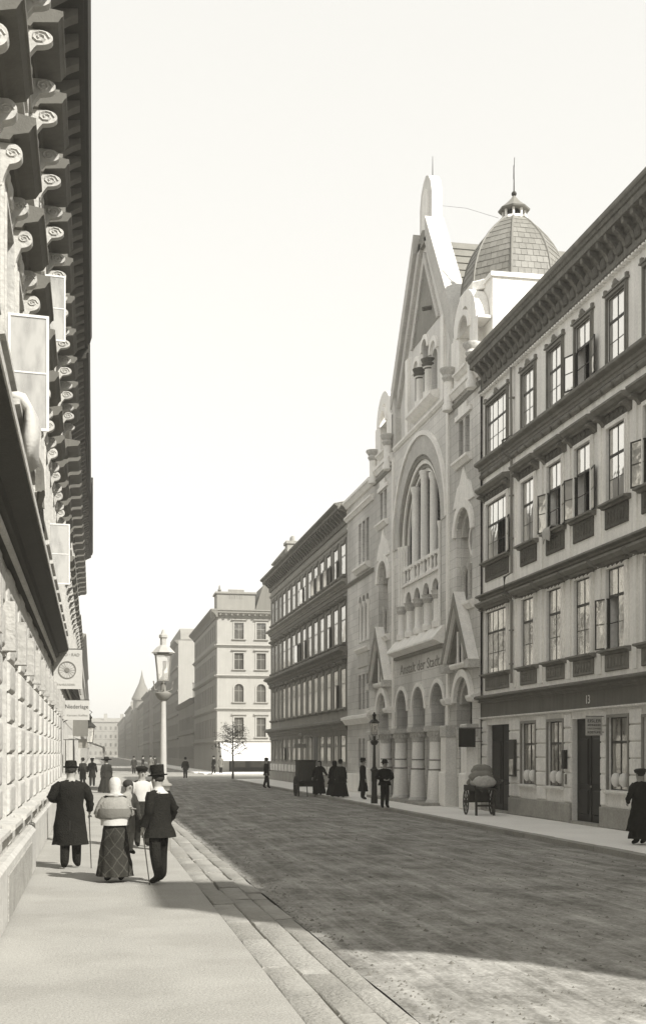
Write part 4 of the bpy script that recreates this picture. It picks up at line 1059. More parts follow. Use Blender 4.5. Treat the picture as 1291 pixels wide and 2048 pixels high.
add('sill_band', MB().box(0, M_LEN, -0.06, 0.0, 10.75, 10.98).mesh('sill_band', 'ornament'), MH)
belt(MH, 'balcony_course', -0.12, M_LEN, 7.15, 0.55, 0.62, 'cornice_dark')
belt(MH, 'shop_cornice', -0.1, M_LEN, 3.25, 0.5, 0.6, 'brick_dark')
add('shop_frieze', MB().box(0, M_LEN, -0.08, 0.0, 3.0, 3.24).mesh('shop_frieze', 'brick_dark'), MH)
rs = random.Random(5)
mopen = {(0, 10): 'R', (1, 1): 'R', (3, 1): 'R', (3, 2): 'LR', (3, 3): 'LR', (3, 4): 'L', (3, 5): 'R', (3, 6): 'L', (2, 7): 'LR', (2, 6): 'R', (2, 2): 'R'}
for ci, (xc, w) in enumerate(mcols):
    for fi, (z0, h) in enumerate(MF):
        if fi == 0 and ci == 4:
            do = add('door', MB().box(-w / 2 - .1, w / 2 + .1, 0, .06, -1.45, h).mesh('door', 'door_dark'), MH, (xc, -.02, z0)); continue
        lit = ci < 11 and (fi > 0 or ci in (0, 2, 3, 7, 8, 9, 10))
        wo = window(MH, xc, z0, w, h, cols=2, tr=0.62 if fi else 0.6, rows=1, y=0.004, d=0.012, pm='pane' if lit else 'pane_grey', state=mopen.get((fi, ci), ''), fm='frame_mid' if fi else 'frame_dark', angs=(163, 168))
        # pilaster-like jambs and a small pediment
        def fm_():
            b = MB(); 
            for s in (-1, 1): b.box(s * (w / 2 + .15) - .13, s * (w / 2 + .15) + .13, -.018, 0, -.1, h + .1); b.box(s * (w / 2 + .15) - .16, s * (w / 2 + .15) + .16, -.05, 0, h + .1, h + .26)
            b.box(-w / 2 - .05, w / 2 + .05, -.07, 0, h, h + .2)
            return b.mesh('surround', 'brick_dark')
        add('surround', cached(('ms', round(w, 2), round(h, 2)), fm_), wo, (0, -.004, 0))
        if fi: add('sill', cached(('msill', round(w, 2)), lambda: MB().prism([(-.02, -.16), (.1, -.16), (.2, -.08), (.2, 0), (-.02, .01)], -w / 2 - .3, w / 2 + .3).mesh('sill', 'ornament')), wo, (0, -.004, 0))
        if fi in (1, 2): add('pediment', cached(('mped', round(w, 2)), lambda: MB().prism([(-.02, 0), (.14, 0), (.24, .08), (.26, .15), (-.02, .2)], -w / 2 - .32, w / 2 + .32).mesh('pediment', 'brick_dark')), wo, (0, -.004, h + .27))
for k in range(20):
    add('plinth_block', cached(('mpb',), lambda: MB().cham(-.62, .62, -.16, 0, 0, .62, .04).mesh('plinth_block', 'brick_mid')), MH, (.75 + 1.43 * k, 0, 0))
    add('plinth_panel', cached(('mpp',), lambda: MB().cham(-.4, .4, -.10, 0, 0, .5, .04).mesh('plinth_panel', 'ground_stone')), MH, (.75 + 1.43 * k, 0, .72))
# attic block and chimney over the far corner
b = MB(); b.box(0.2, 4.2, 0.3, 3.8, 15.4, 16.5); b.prism([(-.1, 16.5), (-.0, 16.6), (-.9, 17.7), (-2.5, 17.7), (-3.9, 16.6)], 0.1, 4.3)
add('attic', b.mesh('attic', 'brick_mid'), mr)
b = MB(); b.box(4.5, 5.6, .4, 1.3, 15.5, 17.3); b.box(4.4, 5.7, .3, 1.4, 17.3, 17.5); b.lathe([(.16, 17.5), (.13, 17.9)], 4.8, .85, 8); b.lathe([(.16, 17.5), (.13, 17.9)], 5.3, .85, 8)
add('chimney', b.mesh('chimney', 'brick_mid'), mr)
# hanging arm sign by its door
ASG = thing('arm_sign', 'small pale board on a curved arm on the dark ornate house', 'sign', (13.5, 73.5, 0))
add('board', MB().box(-1.25, -.45, -.03, .03, 2.35, 2.6).mesh('board', 'house_grey_b'), ASG)
add('arm', MB().tube([(0, 0, 3.0), (-.4, 0, 3.2), (-.8, 0, 3.05), (-.85, 0, 2.6)], .03, 6).ball((-.85, 0, 3.1), .16, 8, 5).mesh('arm', 'frame_mid'), ASG)

mat('awning_white', 0.62, var=0.06, bump=0.2)
# ================================================================== white corner house across the square
WH = thing('corner_house', 'white sunlit corner house with attic parapet and shop awning across the square', 'house', (13.0, 128.0, 0), 0)
WL = 22.0
fcols = [2.35, 4.75, 7.15, 9.55, 12.0, 14.4]
WF = [(3.75, 2.1, 0), (7.5, 1.95, 1), (11.0, 1.75, 0), (14.25, 1.75, 0)]
fo = [(x - .5, x + .5, z, z + h) + (('arch',) if a else ()) for x in fcols for z, h, a in WF] + [(1.3, 16, 0.05, 2.9)]
add('wall', wall_mb(MB(), 0, WL, 0, 17.2, fo, .3).mesh('wall', 'house_white'), WH)
for x in fcols:
    for z, h, a in WF:
        wo = window(WH, x, z, 1.0, h, cols=2, tr=.62, rows=1, y=.14, pm='pane_far', fm='frame_mid')
        add('surround', cached(('ws', h, a), lambda: (MB().box(-.66, -.5, -.06, 0, 0, h - (.5 if a else 0)).box(.5, .66, -.06, 0, 0, h - (.5 if a else 0)).ring(0, h - .5, .5, .68, -.06, 0) if a else MB().box(-.66, -.5, -.06, 0, 0, h + .14).box(.5, .66, -.06, 0, 0, h + .14).box(-.5, .5, -.06, 0, h, h + .14)).mesh('surround', 'house_white')), wo, (0, -.14, 0))
        add('sill', cached(('wsl',), lambda: MB().prism([(-.02, -.14), (.1, -.14), (.2, -.06), (.2, 0), (-.02, 0.01)], -.75, .75).mesh('sill', 'house_white')), wo, (0, -.14, 0))
        if not a: add('hood', cached(('whd',), lambda: MB().prism([(-.02, 0), (.12, 0), (.24, .09), (.24, .15), (-.02, .2)], -.8, .8).mesh('hood', 'house_white')), wo, (0, -.14, h + .2))
for z, p in ((3.1, .3), (6.55, .28), (10.1, .3), (13.35, .28)): belt(WH, 'belt_course', -.12, WL, z, p, .32, 'house_white')
add('cornice', MB().prism([(-.02, 16.5), (.1, 16.5), (.15, 16.75), (.3, 16.85), (.6, 17.0), (.62, 17.15), (.75, 17.25), (.75, 17.35), (-.02, 17.4)], -.7, WL).mesh('cornice', 'house_grey_b'), WH)
dm2 = MB().box(-.1, .1, -.5, 0, 0, .25).mesh('bracket', 'house_grey')
for k in range(26): add('bracket', dm2, WH, (.3 + .62 * k, 0, 16.72))
b = MB(); b.box(.0, 4.1, .1, 3.0, 17.4, 19.1); b.box(-.15, 4.25, -.05, 3.15, 19.1, 19.3); b.box(1.2, 2.9, .0, .2, 19.3, 19.55)
for k in range(6): b.tube([(1.4 + .27 * k, .1, 18.6), (1.4 + .27 * k, .1, 19.05)], .05, 6)
wr = add('attic', b.mesh('attic', 'house_grey_b'), WH)
add('vase', MB().lathe([(.12, 0), (.22, .2), (.1, .35), (.05, .7)], .3, .4, 8).mesh('vase', 'house_grey'), wr, (0, 0, 19.3))
add('roof', MB().ext([(4.1, 17.3), (5.0, 20.1), (WL, 20.1), (WL, 17.3)], .3, 12).box(5.2, 6.2, 1, 2, 20.0, 21.2).mesh('roof', 'house_grey'), WH)
# street side of the same house
WS = [(1.6 + 2.05 * k) for k in range(13)]
b = MB()
side = add('street_front', wall_mb(MB(), 0, 29, 0, 17.2, [(x - .5, x + .5, z, z + h) for x in WS for z, h, a in WF], .3).mesh('street_front', 'house_grey_b'), WH, (-0.003, 29, 0), -PI / 2)
for x in WS:
    for z, h, a in WF: add('window', cached(('wsw', h), lambda: MB().box(-.52, .52, 0, .03, -.02, h + .02).box(-.03, .03, -.03, 0, 0, h).box(-.5, .5, -.03, 0, h * .6, h * .6 + .06).mesh('window', 'pane_far')), side, (x, .2, z))
for z, p in ((3.1, .3), (6.55, .28), (10.1, .3), (13.35, .28)): add('belt_course', MB().prism([(-.02, z), (.1, z), (p, z + .2), (p, z + .3), (-.02, z + .32)], 0, 29).mesh('belt_course', 'house_grey_b'), side)
add('cornice', MB().prism([(-.02, 16.5), (.1, 16.5), (.3, 16.85), (.62, 17.1), (.75, 17.25), (.75, 17.36), (-.02, 17.4)], 0, 29.7).mesh('cornice', 'house_grey'), side)
add('back_wall', MB().q((WL, 0, 0), (WL, 29, 0), (WL, 29, 17.3), (WL, 0, 17.3)).q((0, 29, 0), (WL, 29, 0), (WL, 29, 17.3), (0, 29, 17.3)).q((0, 0.2, 17.3), (WL, 0.2, 17.3), (WL, 29, 17.3), (0, 29, 17.3)).mesh('back_wall', 'house_grey'), WH)
add('shop_front', MB().box(1.3, 16, .5, .6, 0, 3).mesh('shop_front', 'door_dark'), WH)
for k in range(7): add('shop_pane', cached(('shp',), lambda: MB().box(-.8, .8, 0, .03, 0, 2.0).mesh('shop_pane', 'pane_far')), WH, (2.3 + 2.1 * k, .42, .5))
AW = thing('shop_awning', 'broad white awning let down over the corner shop beside the young tree', 'awning', (13.0, 128.0, 0))
add('canvas', MB().prism([(.06, 3.12), (.12, 3.17), (2.0, 1.55), (2.02, 1.20), (1.98, 1.20), (1.96, 1.52)], .3, 12).mesh('canvas', 'awning_white'), AW)
for k in range(3): add('awning_arm', cached(('awa',), lambda: MB().tube([(0, -.05, 1.9), (0, -1.97, 1.5)], .025, 6).mesh('awning_arm', 'iron_dark')), AW, (.5 + 5.7 * k, 0, 0))

# ================================================================== plain houses farther down both sides
def plain_house(name, label, loc, rot, length, height, depth, m, floors, spacing, win=(0.95, 1.75), pitch=2.2, z_first=1.2, group=None, end_m=None, lit=0.0, overhang=.5):
    H = thing(name, label, 'house', loc, rot, group)
    n = max(1, int((length - 1.0) / spacing)); fh = (height - 1.0) / floors
    cols_ = [length / 2 + (k - (n - 1) / 2) * spacing for k in range(n)]
    ops_ = [(x - win[0] / 2, x + win[0] / 2, z_first + fh * f, z_first + fh * f + win[1]) for x in cols_ for f in range(floors)]
    add('wall', wall_mb(MB(), 0, length, 0, height, ops_, .28).mesh('wall', m), H)
    add('side_wall', shell_mb(MB(), 0, length, 0, height, depth).mesh('side_wall', end_m or m), H)
    pb = MB(); pl = MB()
    r_ = random.Random(int(length * 100))
    for o in ops_:
        (pl if r_.random() < lit else pb).box(o[0] - .02, o[1] + .02, .2, .24, o[2] - .02, o[3] + .02)
    gz = add('glazing', pb.mesh('glazing', 'pane_far'), H); gz['kind'] = 'stuff'
    if pl.v: g2 = add('glazing', pl.mesh('glazing', 'pane'), H); g2['kind'] = 'stuff'
    for f in range(1, floors): add('belt_course', MB().prism([(-.02, 0), (.08, 0), (.2, .12), (.2, .2), (-.02, .24)], 0, length).mesh('belt_course', m), H, (0, 0, .45 + fh * f))
    add('cornice', MB().prism([(-.02, height - .6), (.1, height - .6), (overhang, height - .2), (overhang + .1, height), (-.02, height + .05)], -.05, length + .05).mesh('cornice', 'house_grey'), H)
    rb = MB(); e = overhang + .05
    rb.ext([(-.05, height + .01), (length + .05, height + .01), (length + .05, height + .04), (-.05, height + .04)], -e, depth)
    rb.q((0, -e + .2, height + .05), (length, -e + .2, height + .05), (length, depth / 2, height + pitch), (0, depth / 2, height + pitch)); rb.q((0, depth, height + .05), (length, depth, height + .05), (length, depth / 2, height + pitch), (0, depth / 2, height + pitch))
    rb.q((0, -e + .2, height + .05), (0, depth / 2, height + pitch), (0, depth, height + .05)); rb.q((length, -e + .2, height + .05), (length, depth / 2, height + pitch), (length, depth, height + .05))
    rf = add('roof', rb.mesh('roof', 'roof_tile'), H)
    for q in range(max(1, int(length / 9))):
        cx = length * (q + .5) / max(1, int(length / 9)) + r_.uniform(-2, 2); cy = r_.choice((.15, .3, .45)) * depth; hh = r_.uniform(.9, 1.9); cw_ = r_.uniform(.6, 1.3)
        cb = MB().box(cx - cw_, cx + cw_, cy, cy + .6, height, height + pitch + hh).box(cx - cw_ - .08, cx + cw_ + .08, cy - .08, cy + .68, height + pitch + hh, height + pitch + hh + .15)
        for j in range(2): cb.lathe([(.13, height + pitch + hh + .15), (.1, height + pitch + hh + .55)], cx + (j - .5) * cw_, cy + .3, 7)
        add('chimney', cb.mesh('chimney', 'brick_mid'), rf)
    return H
def right_house(name, label, y0, y1, h, m, floors, x=13.0, **k):
    return plain_house(name, label, (x, y1, 0), -PI / 2, y1 - y0, h, k.pop('depth', 12), m, floors, k.pop('spacing', 2.3), **k)
right_house('low_house', 'low dark house with the white firewall rising behind it', 157.2, 187, 9.2, 'house_grey', 2)
h3 = right_house('tall_house', 'tall grey house with a bare white firewall towards the square', 187.2, 215, 19.6, 'house_grey', 5, end_m='house_white', pitch=.6)
add('mansard', MB().ext([(0.3, 19.6), (27.5, 19.6), (26.9, 20.9), (25.6, 21.6), (2, 21.6), (.9, 20.9)], .4, 9).mesh('mansard', 'house_grey_b'), h3)
right_house('grey_house', 'long grey house down the street past the tall one', 215.2, 266, 16.2, 'house_grey', 4)
right_house('projecting_house', 'house stepping forward with a narrow sunlit edge far down the street', 266.2, 300, 15.6, 'house_grey', 4, x=12.2, end_m='house_white')
right_house('far_house', 'distant grey house before the turreted one', 300.2, 352, 15.0, 'house_grey_b', 4, x=12.9)
SPH = right_house('turreted_house', 'distant house with a pointed corner turret', 352.2, 395, 15.5, 'house_grey_b', 4, x=12.6, end_m='house_white')
b = MB(); b.lathe([(2.6, 0), (2.6, 17.5), (3.0, 17.6), (3.0, 18.1)], n=12); tt = add('turret', b.mesh('turret', 'house_grey_b', smooth=True), SPH, (38.5, 1.5, 0))
add('turret_roof', MB().lathe([(3.0, 18.1), (2.1, 20.0), (.9, 22.6), (.3, 24.8), (.04, 26.5)], n=12).mesh('turret_roof', 'roof_slate', smooth=True), SPH, (38.5, 1.5, 0))
right_house('farthest_house', 'farthest house on the right, pale in the haze', 395.2, 470, 17.5, 'house_grey_b', 4, x=12.4)
right_house('hazy_house', 'hazy end house where the street closes', 470.2, 600, 16.0, 'house_grey_b', 4, x=12.0)
plain_house('closing_house', 'pale hazy building closing the end of the street', (-40, 640, 0), 0, 80, 18.5, 14, 'house_grey_b', 4, 2.6)
# ================================================================== sunlit houses along the left side (fronts face the street at x = -1.1)
LX = -1.1
def left_house(name, label, y0, y1, first, spacing, rich, wm, om, dz=0.0, cornice_p=1.06, ground=True, blk=(13, 44)):
    H = thing(name, label, 'house', (LX, 0, 0), PI / 2)
    cs = []
    y = first
    while y + .9 < y1: cs.append(y); y += spacing
    LF = [(6.15 + dz, 2.45), (10.55 + dz, 2.25), (14.3 + dz, 1.35)]
    go = [(c - .62, c + .62, 1.15, 3.25) for c in cs]
    wo_ = [(c - .6, c + .6, z, z + h) for c in cs for z, h in LF]
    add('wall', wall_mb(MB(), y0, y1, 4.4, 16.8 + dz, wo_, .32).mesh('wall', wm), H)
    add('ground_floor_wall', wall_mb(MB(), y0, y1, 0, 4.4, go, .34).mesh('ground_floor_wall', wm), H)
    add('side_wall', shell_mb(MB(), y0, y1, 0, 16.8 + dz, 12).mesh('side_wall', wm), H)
    add('roof', MB().q((y0, -.9, 17.25 + dz), (y1, -.9, 17.25 + dz), (y1, 6, 19.0 + dz), (y0, 6, 19.0 + dz)).q((y0, 6, 19.0 + dz), (y1, 6, 19.0 + dz), (y1, 12, 16.9 + dz), (y0, 12, 16.9 + dz)).q((y0, -.9, 17.25 + dz), (y0, 6, 19.0 + dz), (y0, 12, 16.9 + dz)).q((y1, -.9, 17.25 + dz), (y1, 6, 19.0 + dz), (y1, 12, 16.9 + dz)).mesh('roof', 'roof_tile'), H)
    add('floor_slab', MB().box(y0 + .05, y1 - .05, .36, 11.9, 4.2, 4.3).box(y0 + .05, y1 - .05, .36, 11.9, 9.7 + dz, 9.8 + dz).box(y0 + .05, y1 - .05, .36, 11.9, 13.6 + dz, 13.7 + dz).box(y0 + .05, y1 - .05, 3, 3.1, .1, 16.7 + dz).mesh('floor_slab', 'room'), H)
    p = cornice_p; zc = 16.15 + dz
    add('cornice', MB().prism([(-.02, zc - .25), (.08, zc - .25), (.14, zc), (.14, zc + .25), (.22, zc + .32), (p - .14, zc + .42), (p - .14, zc + .6), (p - .06, zc + .64), (p, zc + .85), (p, zc + .95), (-.02, zc + 1.1)], y0 - .05, y1 + .05).mesh('cornice', 'stucco_left_shaded'), H)
    mo = cached(('lmod', dz, p), lambda: MB().prism([(0.1, zc - .1), (.25, zc - .05), (p * .6, zc + .2), (p - .25, zc + .28), (p - .25, zc + .41), (0.1, zc + .41)], -.14, .14).mesh('bracket', 'hood_left_shaded'))
    ro = cached(('lros',), lambda: MB().cham(-.2, .2, 0, .1, 0, .3, .04).mesh('frieze_panel', om))
    k = max(y0, 6) + .4
    while k < y1 - .2:
        add('bracket', mo, H, (k, 0, 0))
        if rich: add('frieze_panel', ro, H, (k + .42, -.235, zc - .06))
        k += .84
    belt(H, 'belt_course', y0, y1, 4.42, .46, .45, 'stucco_left_shaded')  # whole belt in the shade-toned stucco, for its dark soffit
    add('belt_lit_fascia', MB().prism([(.40, 4.735), (.475, 4.745), (.475, 4.83), (.40, 4.86)], y0, y1).mesh('belt_lit_fascia', wm), H)  # thin strip in wall stucco, standing for the sunlit edge of the darkened belt
    add('belt_lip', MB().prism([(.10, 4.41), (.15, 4.405), (.16, 4.47), (.10, 4.50)], y0, y1).mesh('belt_lip', wm), H)
    belt(H, 'sill_course', y0, y1, 10.0 + dz, .24, .3, wm)
    belt(H, 'sill_course', y0, y1, 13.85 + dz, .26, .3, wm)
    for ci, c in enumerate(cs):
        if c < 6.5: continue
        for fi, (z, h) in enumerate(LF):
            st = ''
            if rich: st = {(0, 15.4): 'R', (1, 25.0): 'R', (0, 29.8): 'R'}.get((fi, round(c, 1)), '')
            wo = window(H, c, z, 1.2, h, cols=2, tr=.64, rows=2 if rich and c < 30 else 1, state=st, pm='pane_grey', fm='frame_white' if rich else 'frame_mid', y=.17, angs=(78, 96))
            surround(H, wo, 1.2, h, wm, .16, .07, y=-.17)
            if fi < 2:
                p_ = (.44, .64)[fi]
                zh = h + .62
                add('hood', prism_mesh('lhood%d' % fi, [(-.02, 0), (.14, 0), (.18, .06), (p_ - .08, .1), (p_ - .03, .18), (p_, .2), (p_, .28), (-.02, .36)], -.86, .86, 'hood_left_shaded'), wo, (0, -.17, zh))
                if fi == 1 and rich: add('pediment', cached(('lped',), lambda: MB().ext([(-.84, 0), (.84, 0), (0, .5)], -.50, .02).mesh('pediment', 'hood_left_shaded')), wo, (0, -.17, zh + .3))
                if rich or fi == 0:
                    for s in (-1, 1): add('console', console_mesh(.5, p_ - .16, .15, wm), wo, (s * .70, -.17, zh - .5))
                if rich: add('frieze', cached(('lfr',), lambda: MB().box(-.6, .6, -.06, 0, 0, .38).ball((0, -.07, .19), (.16, .06, .14), 8, 5).ball((-.35, -.07, .19), (.1, .05, .1), 8, 5).ball((.35, -.07, .19), (.1, .05, .1), 8, 5).mesh('frieze', om)), wo, (0, -.17, zh - .42))
                add('sill', prism_mesh('lsill', [(-.02, -.14), (.1, -.14), (.14, -.08), (.26, -.06), (.26, 0), (-.02, .02)], -.95, .95, wm), wo, (0, -.17, 0))
                if rich:
                    for s in (-1, 1): add('sill_bracket', cached(('lsb',), lambda: MB().prism([(0, 0), (.06, 0), (.2, .2), (.2, .28), (0, .28)], -.09, .09).mesh('sill_bracket', wm)), wo, (s * .7, -.17, -.42))
            else:
                add('crest', cached(('lcr',), lambda: MB().prism([(-.02, 0), (.1, 0), (.2, .08), (.2, .14), (-.02, .18)], -.85, .85).mesh('crest', wm)), wo, (0, -.17, h + .18))
        # ground floor window with rolled blind
        wo = window(H, c, 1.15, 1.24, 2.1, cols=2, tr=.68, rows=1, y=.2, pm='pane_grey', fm='frame_white')
        add('sill', prism_mesh('lgsill', [(-.02, -.12), (.12, -.12), (.2, -.05), (.2, 0), (-.02, .02)], -.8, .8, wm), wo, (0, -.2, 0))
        add('keystone', cached(('lkey', wm), lambda: MB().ext([(-.12, 0), (.12, 0), (.2, .6), (-.2, .6)], -.16, .02).mesh('keystone', wm)), wo, (0, -.2, 2.12))
    # rounded rustication blocks in courses
    if ground:
        for c, c2 in zip(cs, cs[1:]):
            a, b_ = c + .66, c2 - .66
            if b_ < blk[0] or a > blk[1]: continue
            for r_ in range(9):
                z = .80 + r_ * .402; w_ = b_ - a + (.0 if r_ % 2 else -.14)
                me = cached(('lb', round(w_, 2), wm), lambda: rounded_block(w_, .385, .05).mesh('stone_block', wm, smooth=True, angle=35))
                add('stone_block', me, H, ((a + b_) / 2, 0, z))
        for c in cs:
            if c < blk[0] - 2 or c > blk[1]: continue
            for r_, (z, h) in enumerate(((3.3, .50), (3.83, .50))):
                for s in (-1, 1): add('stone_block', cached(('lb2', r_, wm), lambda: rounded_block(.46, h - .03, .05).mesh('stone_block', wm, smooth=True, angle=35)), H, (c + s * .43, 0, z))
    return H, cs
def rounded_block(w, h, d):
    b = MB(); n = 4; ring = []
    for k in range(n + 1):
        a = PI / 2 * k / n; ins = .07 * (1 - math.cos(a)) ; out = d * math.sin(a)
        ring.append((ins, out))
    i = 0
    for ins, o in ring:
        b.v += [(-w / 2 + ins, -o, ins), (w / 2 - ins, -o, ins), (w / 2 - ins, -o, h - ins), (-w / 2 + ins, -o, h - ins)]
    for k in range(n):
        for j in range(4):
            b.f.append((k * 4 + j, k * 4 + (j + 1) % 4, k * 4 + 4 + (j + 1) % 4, k * 4 + 4 + j)); b.m.append(0)
    b.f.append(tuple(n * 4 + j for j in range(4))); b.m.append(0)
    return b
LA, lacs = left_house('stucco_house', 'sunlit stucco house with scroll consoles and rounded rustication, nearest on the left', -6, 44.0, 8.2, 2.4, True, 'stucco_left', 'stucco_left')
add('plinth', MB().cham(-6, 21.2, -.14, 0.0, 0, .74, .05).mesh('plinth', 'stucco_left'), LA)
add('plinth', MB().cham(21.25, 44, -.06, 0.0, 0, .74, .03).mesh('plinth', 'stucco_left'), LA)
add('plinth_panel', MB().cham(14.2, 19.6, -.155, -.12, .06, .60, .012).mesh('plinth_panel', 'plinth_stone'), LA)
LB, _ = left_house('plain_stucco_house', 'second sunlit house on the left beyond the wheel sign', 44.02, 68.0, 45.3, 2.3, False, 'stucco_left', 'stucco_left', dz=-.35, cornice_p=1.0, ground=False)
LC, _ = left_house('corner_stucco_house', 'third sunlit house on the left, at the crossing', 68.02, 92.6, 69.2, 2.3, False, 'stucco_left', 'stucco_left', dz=.25, cornice_p=1.1, ground=False)
def left_plain(name, label, y0, y1, h, m, floors, x=-1.2, **k):
    return plain_house(name, label, (x, y0, 0), PI / 2, y1 - y0, h, 12, m, floors, k.pop('spacing', 2.3), **k)
left_plain('left_far_house', 'sunlit house on the left past the crossing', 128, 205, 14.5, 'house_white', 4, x=-1.3)
left_plain('left_farther_house', 'sunlit house farther down the left side', 205.2, 330, 16.0, 'house_white', 4, x=-1.6)
left_plain('left_farthest_house', 'last house on the left before the street closes', 330.2, 600, 15.5, 'house_grey_b', 4, x=-2.0)

# bedding put out to air on the first-floor sill
def plump_mb(path, w, t, seed):
    b = MB(); n = 20; r_ = random.Random(seed)
    for k, (y, z, sc, nx_, nz_) in enumerate(path):
        for j in range(n):
            a = 2 * PI * j / n; ca, sa = math.cos(a), math.sin(a)
            x = math.copysign(abs(ca) ** .55, ca) * w / 2 * (.55 + .45 * sc) + .03 * math.sin(3 * k + seed); o = math.copysign(abs(sa) ** .8, sa) * t / 2 * sc * (1 + .25 * math.sin(5 * x + 2.1 * k + seed))
            b.v.append((x, y + nx_ * o, z + nz_ * o))
    for k in range(len(path) - 1):
        for j in range(n): b.f.append((k * n + j, k * n + (j + 1) % n, (k + 1) * n + (j + 1) % n, (k + 1) * n + j)); b.m.append(0)
    b.f.append(tuple(range(n))); b.f.append(tuple((len(path) - 1) * n + j for j in range(n))); b.m += [0, 0]
    return b
fpath = [(.22, .18, .3, 0, 1), (.1, .2, .9, 0, 1), (-.12, .2, 1.1, 0, 1), (-.32, .14, 1.1, -.4, .9), (-.42, -.02, 1.05, -.85, .5), (-.44, -.25, 1.1, -1, .1), (-.44, -.5, 1.2, -1, 0), (-.42, -.75, 1.0, -1, -.1), (-.38, -.9, .35, -1, -.2)]
add('featherbed', plump_mb([(y * .8, z * .72, sc, a, c) for y, z, sc, a, c in fpath], .85, .17, 4).mesh('featherbed', 'cloth_white', smooth=True, angle=80), None, (LX, 15.35, 6.2), PI / 2, 'plump white featherbed aired over a first-floor sill on the left', 'bedding')
add('blanket', cloth_mb(.8, .44, .55, 9, .08).mesh('blanket', 'cloth_mid', smooth=True, angle=70), None, (LX, 17.7, 6.17), PI / 2, 'dark blanket hung over the sill next to the white featherbed', 'bedding')
add('dark_cloth', cloth_mb(.7, .36, .5, 5, .04).mesh('dark_cloth', 'cloth_dark', smooth=True, angle=70), None, (LX, 20.2, 6.17), PI / 2, 'small dark cloth on a sill beyond the aired bedding', 'bedding')

# signs standing out from the left fronts
WSG = thing('wheel_sign', 'white square sign with a spoked wheel, hung out on the left', 'sign', (LX, 32.4, 0))
add('board', MB().box(.08, .82, -.03, .03, 3.70, 4.74).mesh('board', 'board_white'), WSG)
b = MB(); b.ring(.43, 4.2, .205, .235, -.012, 0, 0, 2 * PI, 28)
add('wheel_rim', b.mesh('wheel_rim', 'paint_grey'), WSG, (0, -.031, 0))
b = MB()
for k in range(16):
    a = 2 * PI * k / 16; b.ext([(.43 + .05 * math.cos(a) - .002 * math.sin(a), 4.2 + .05 * math.sin(a) + .002 * math.cos(a)), (.43 + .21 * math.cos(a) - .002 * math.sin(a), 4.2 + .21 * math.sin(a) + .002 * math.cos(a)), (.43 + .21 * math.cos(a) + .002 * math.sin(a), 4.2 + .21 * math.sin(a) - .002 * math.cos(a)), (.43 + .05 * math.cos(a) + .002 * math.sin(a), 4.2 + .05 * math.sin(a) - .002 * math.cos(a))], -.01, 0)
add('wheel_spokes', b.mesh('wheel_spokes', 'ornament'), WSG, (0, -.031, 0))
b = MB().lathe([(.06, 0), (.06, .02)], n=16); hb = add('wheel_hub', b.mesh('wheel_hub', 'paint_grey'), WSG, (.43, -.031, 4.2), (R(90), 0, 0))
add('lettering', text_mesh('AUTO · RAD', .11, 'paint_grey', .003, width=.6), WSG, (.45, -.034, 4.6))
add('lettering', text_mesh('FAHRRÄDER', .075, 'ornament', .003, width=.46), WSG, (.40, -.034, 3.81))
add('arm', MB().box(0, .82, -.015, .015, 4.745, 4.77).box(0, .12, -.012, .012, 3.75, 3.775).mesh('arm', 'iron_dark'), WSG)
NSG = thing('shop_board', 'white lettered board hung out below the wheel sign on the left', 'sign', (LX, 42.6, 0))
add('board', MB().box(.1, .98, -.03, .03, 3.16, 3.84).mesh('board', 'board_white'), NSG)
add('lettering', text_mesh('Niederlage', .2, 'paint_black', .003, width=.78), NSG, (.54, -.034, 3.62))
add('lettering', text_mesh('Kerzen Kaffee', .1, 'ornament', .003, width=.7), NSG, (.56, -.034, 3.32))
add('arm', MB().box(0, .98, -.015, .015, 3.845, 3.87).tube([(.2, 0, 4.6), (.6, 0, 3.86)], .01, 5).mesh('arm', 'iron_dark'), NSG)
DB = thing('dark_shop_board', 'plain dark board under the white lettered board on the left', 'sign', (LX, 44.6, 0))
add('board', MB().box(.38, .92, -.04, .04, 2.62, 3.22).mesh('board', 'ground_stone_dark'), DB)
add('arm', MB().box(0, .92, -.015, .015, 3.225, 3.25).mesh('arm', 'iron_dark'), DB)
BXL = thing('lamp_box', 'small white glass lamp box below the dark board on the left', 'lamp', (LX, 46.5, 0))
add('box', MB().box(.55, .9, -.16, .16, 2.2, 2.55).mesh('box', 'board_white'), BXL)
add('arm', MB().box(0, .55, -.015, .015, 2.5, 2.53).mesh('arm', 'iron_dark'), BXL)
WP = thing('shop_awning', 'pale awning let down over the pavement far along the left side', 'awning', (LX, 68.0, 0), PI / 2)
add('canvas', MB().prism([(0.05, 2.9), (.08, 2.95), (1.75, 2.35), (1.77, 2.1), (1.73, 2.1), (1.7, 2.32)], 0, 6).mesh('canvas', 'cloth_white'), WP)
add('pole', MB().tube([(0, -1.7, 0), (0, -1.7, 2.4)], .03, 6).mesh('pole', 'board_white'), WP, (.1, 0, 0))
add('pole', MB().tube([(0, -1.7, 0), (0, -1.7, 2.4)], .03, 6).mesh('pole', 'board_white'), WP, (5.9, 0, 0))
SF = add('shop_jamb', MB().box(0, .30, -.08, .08, 0, 2.6).box(-.02, .34, -.1, .1, 2.6, 2.75).mesh('shop_jamb', 'board_white'), LB, (50, -.2, 0))
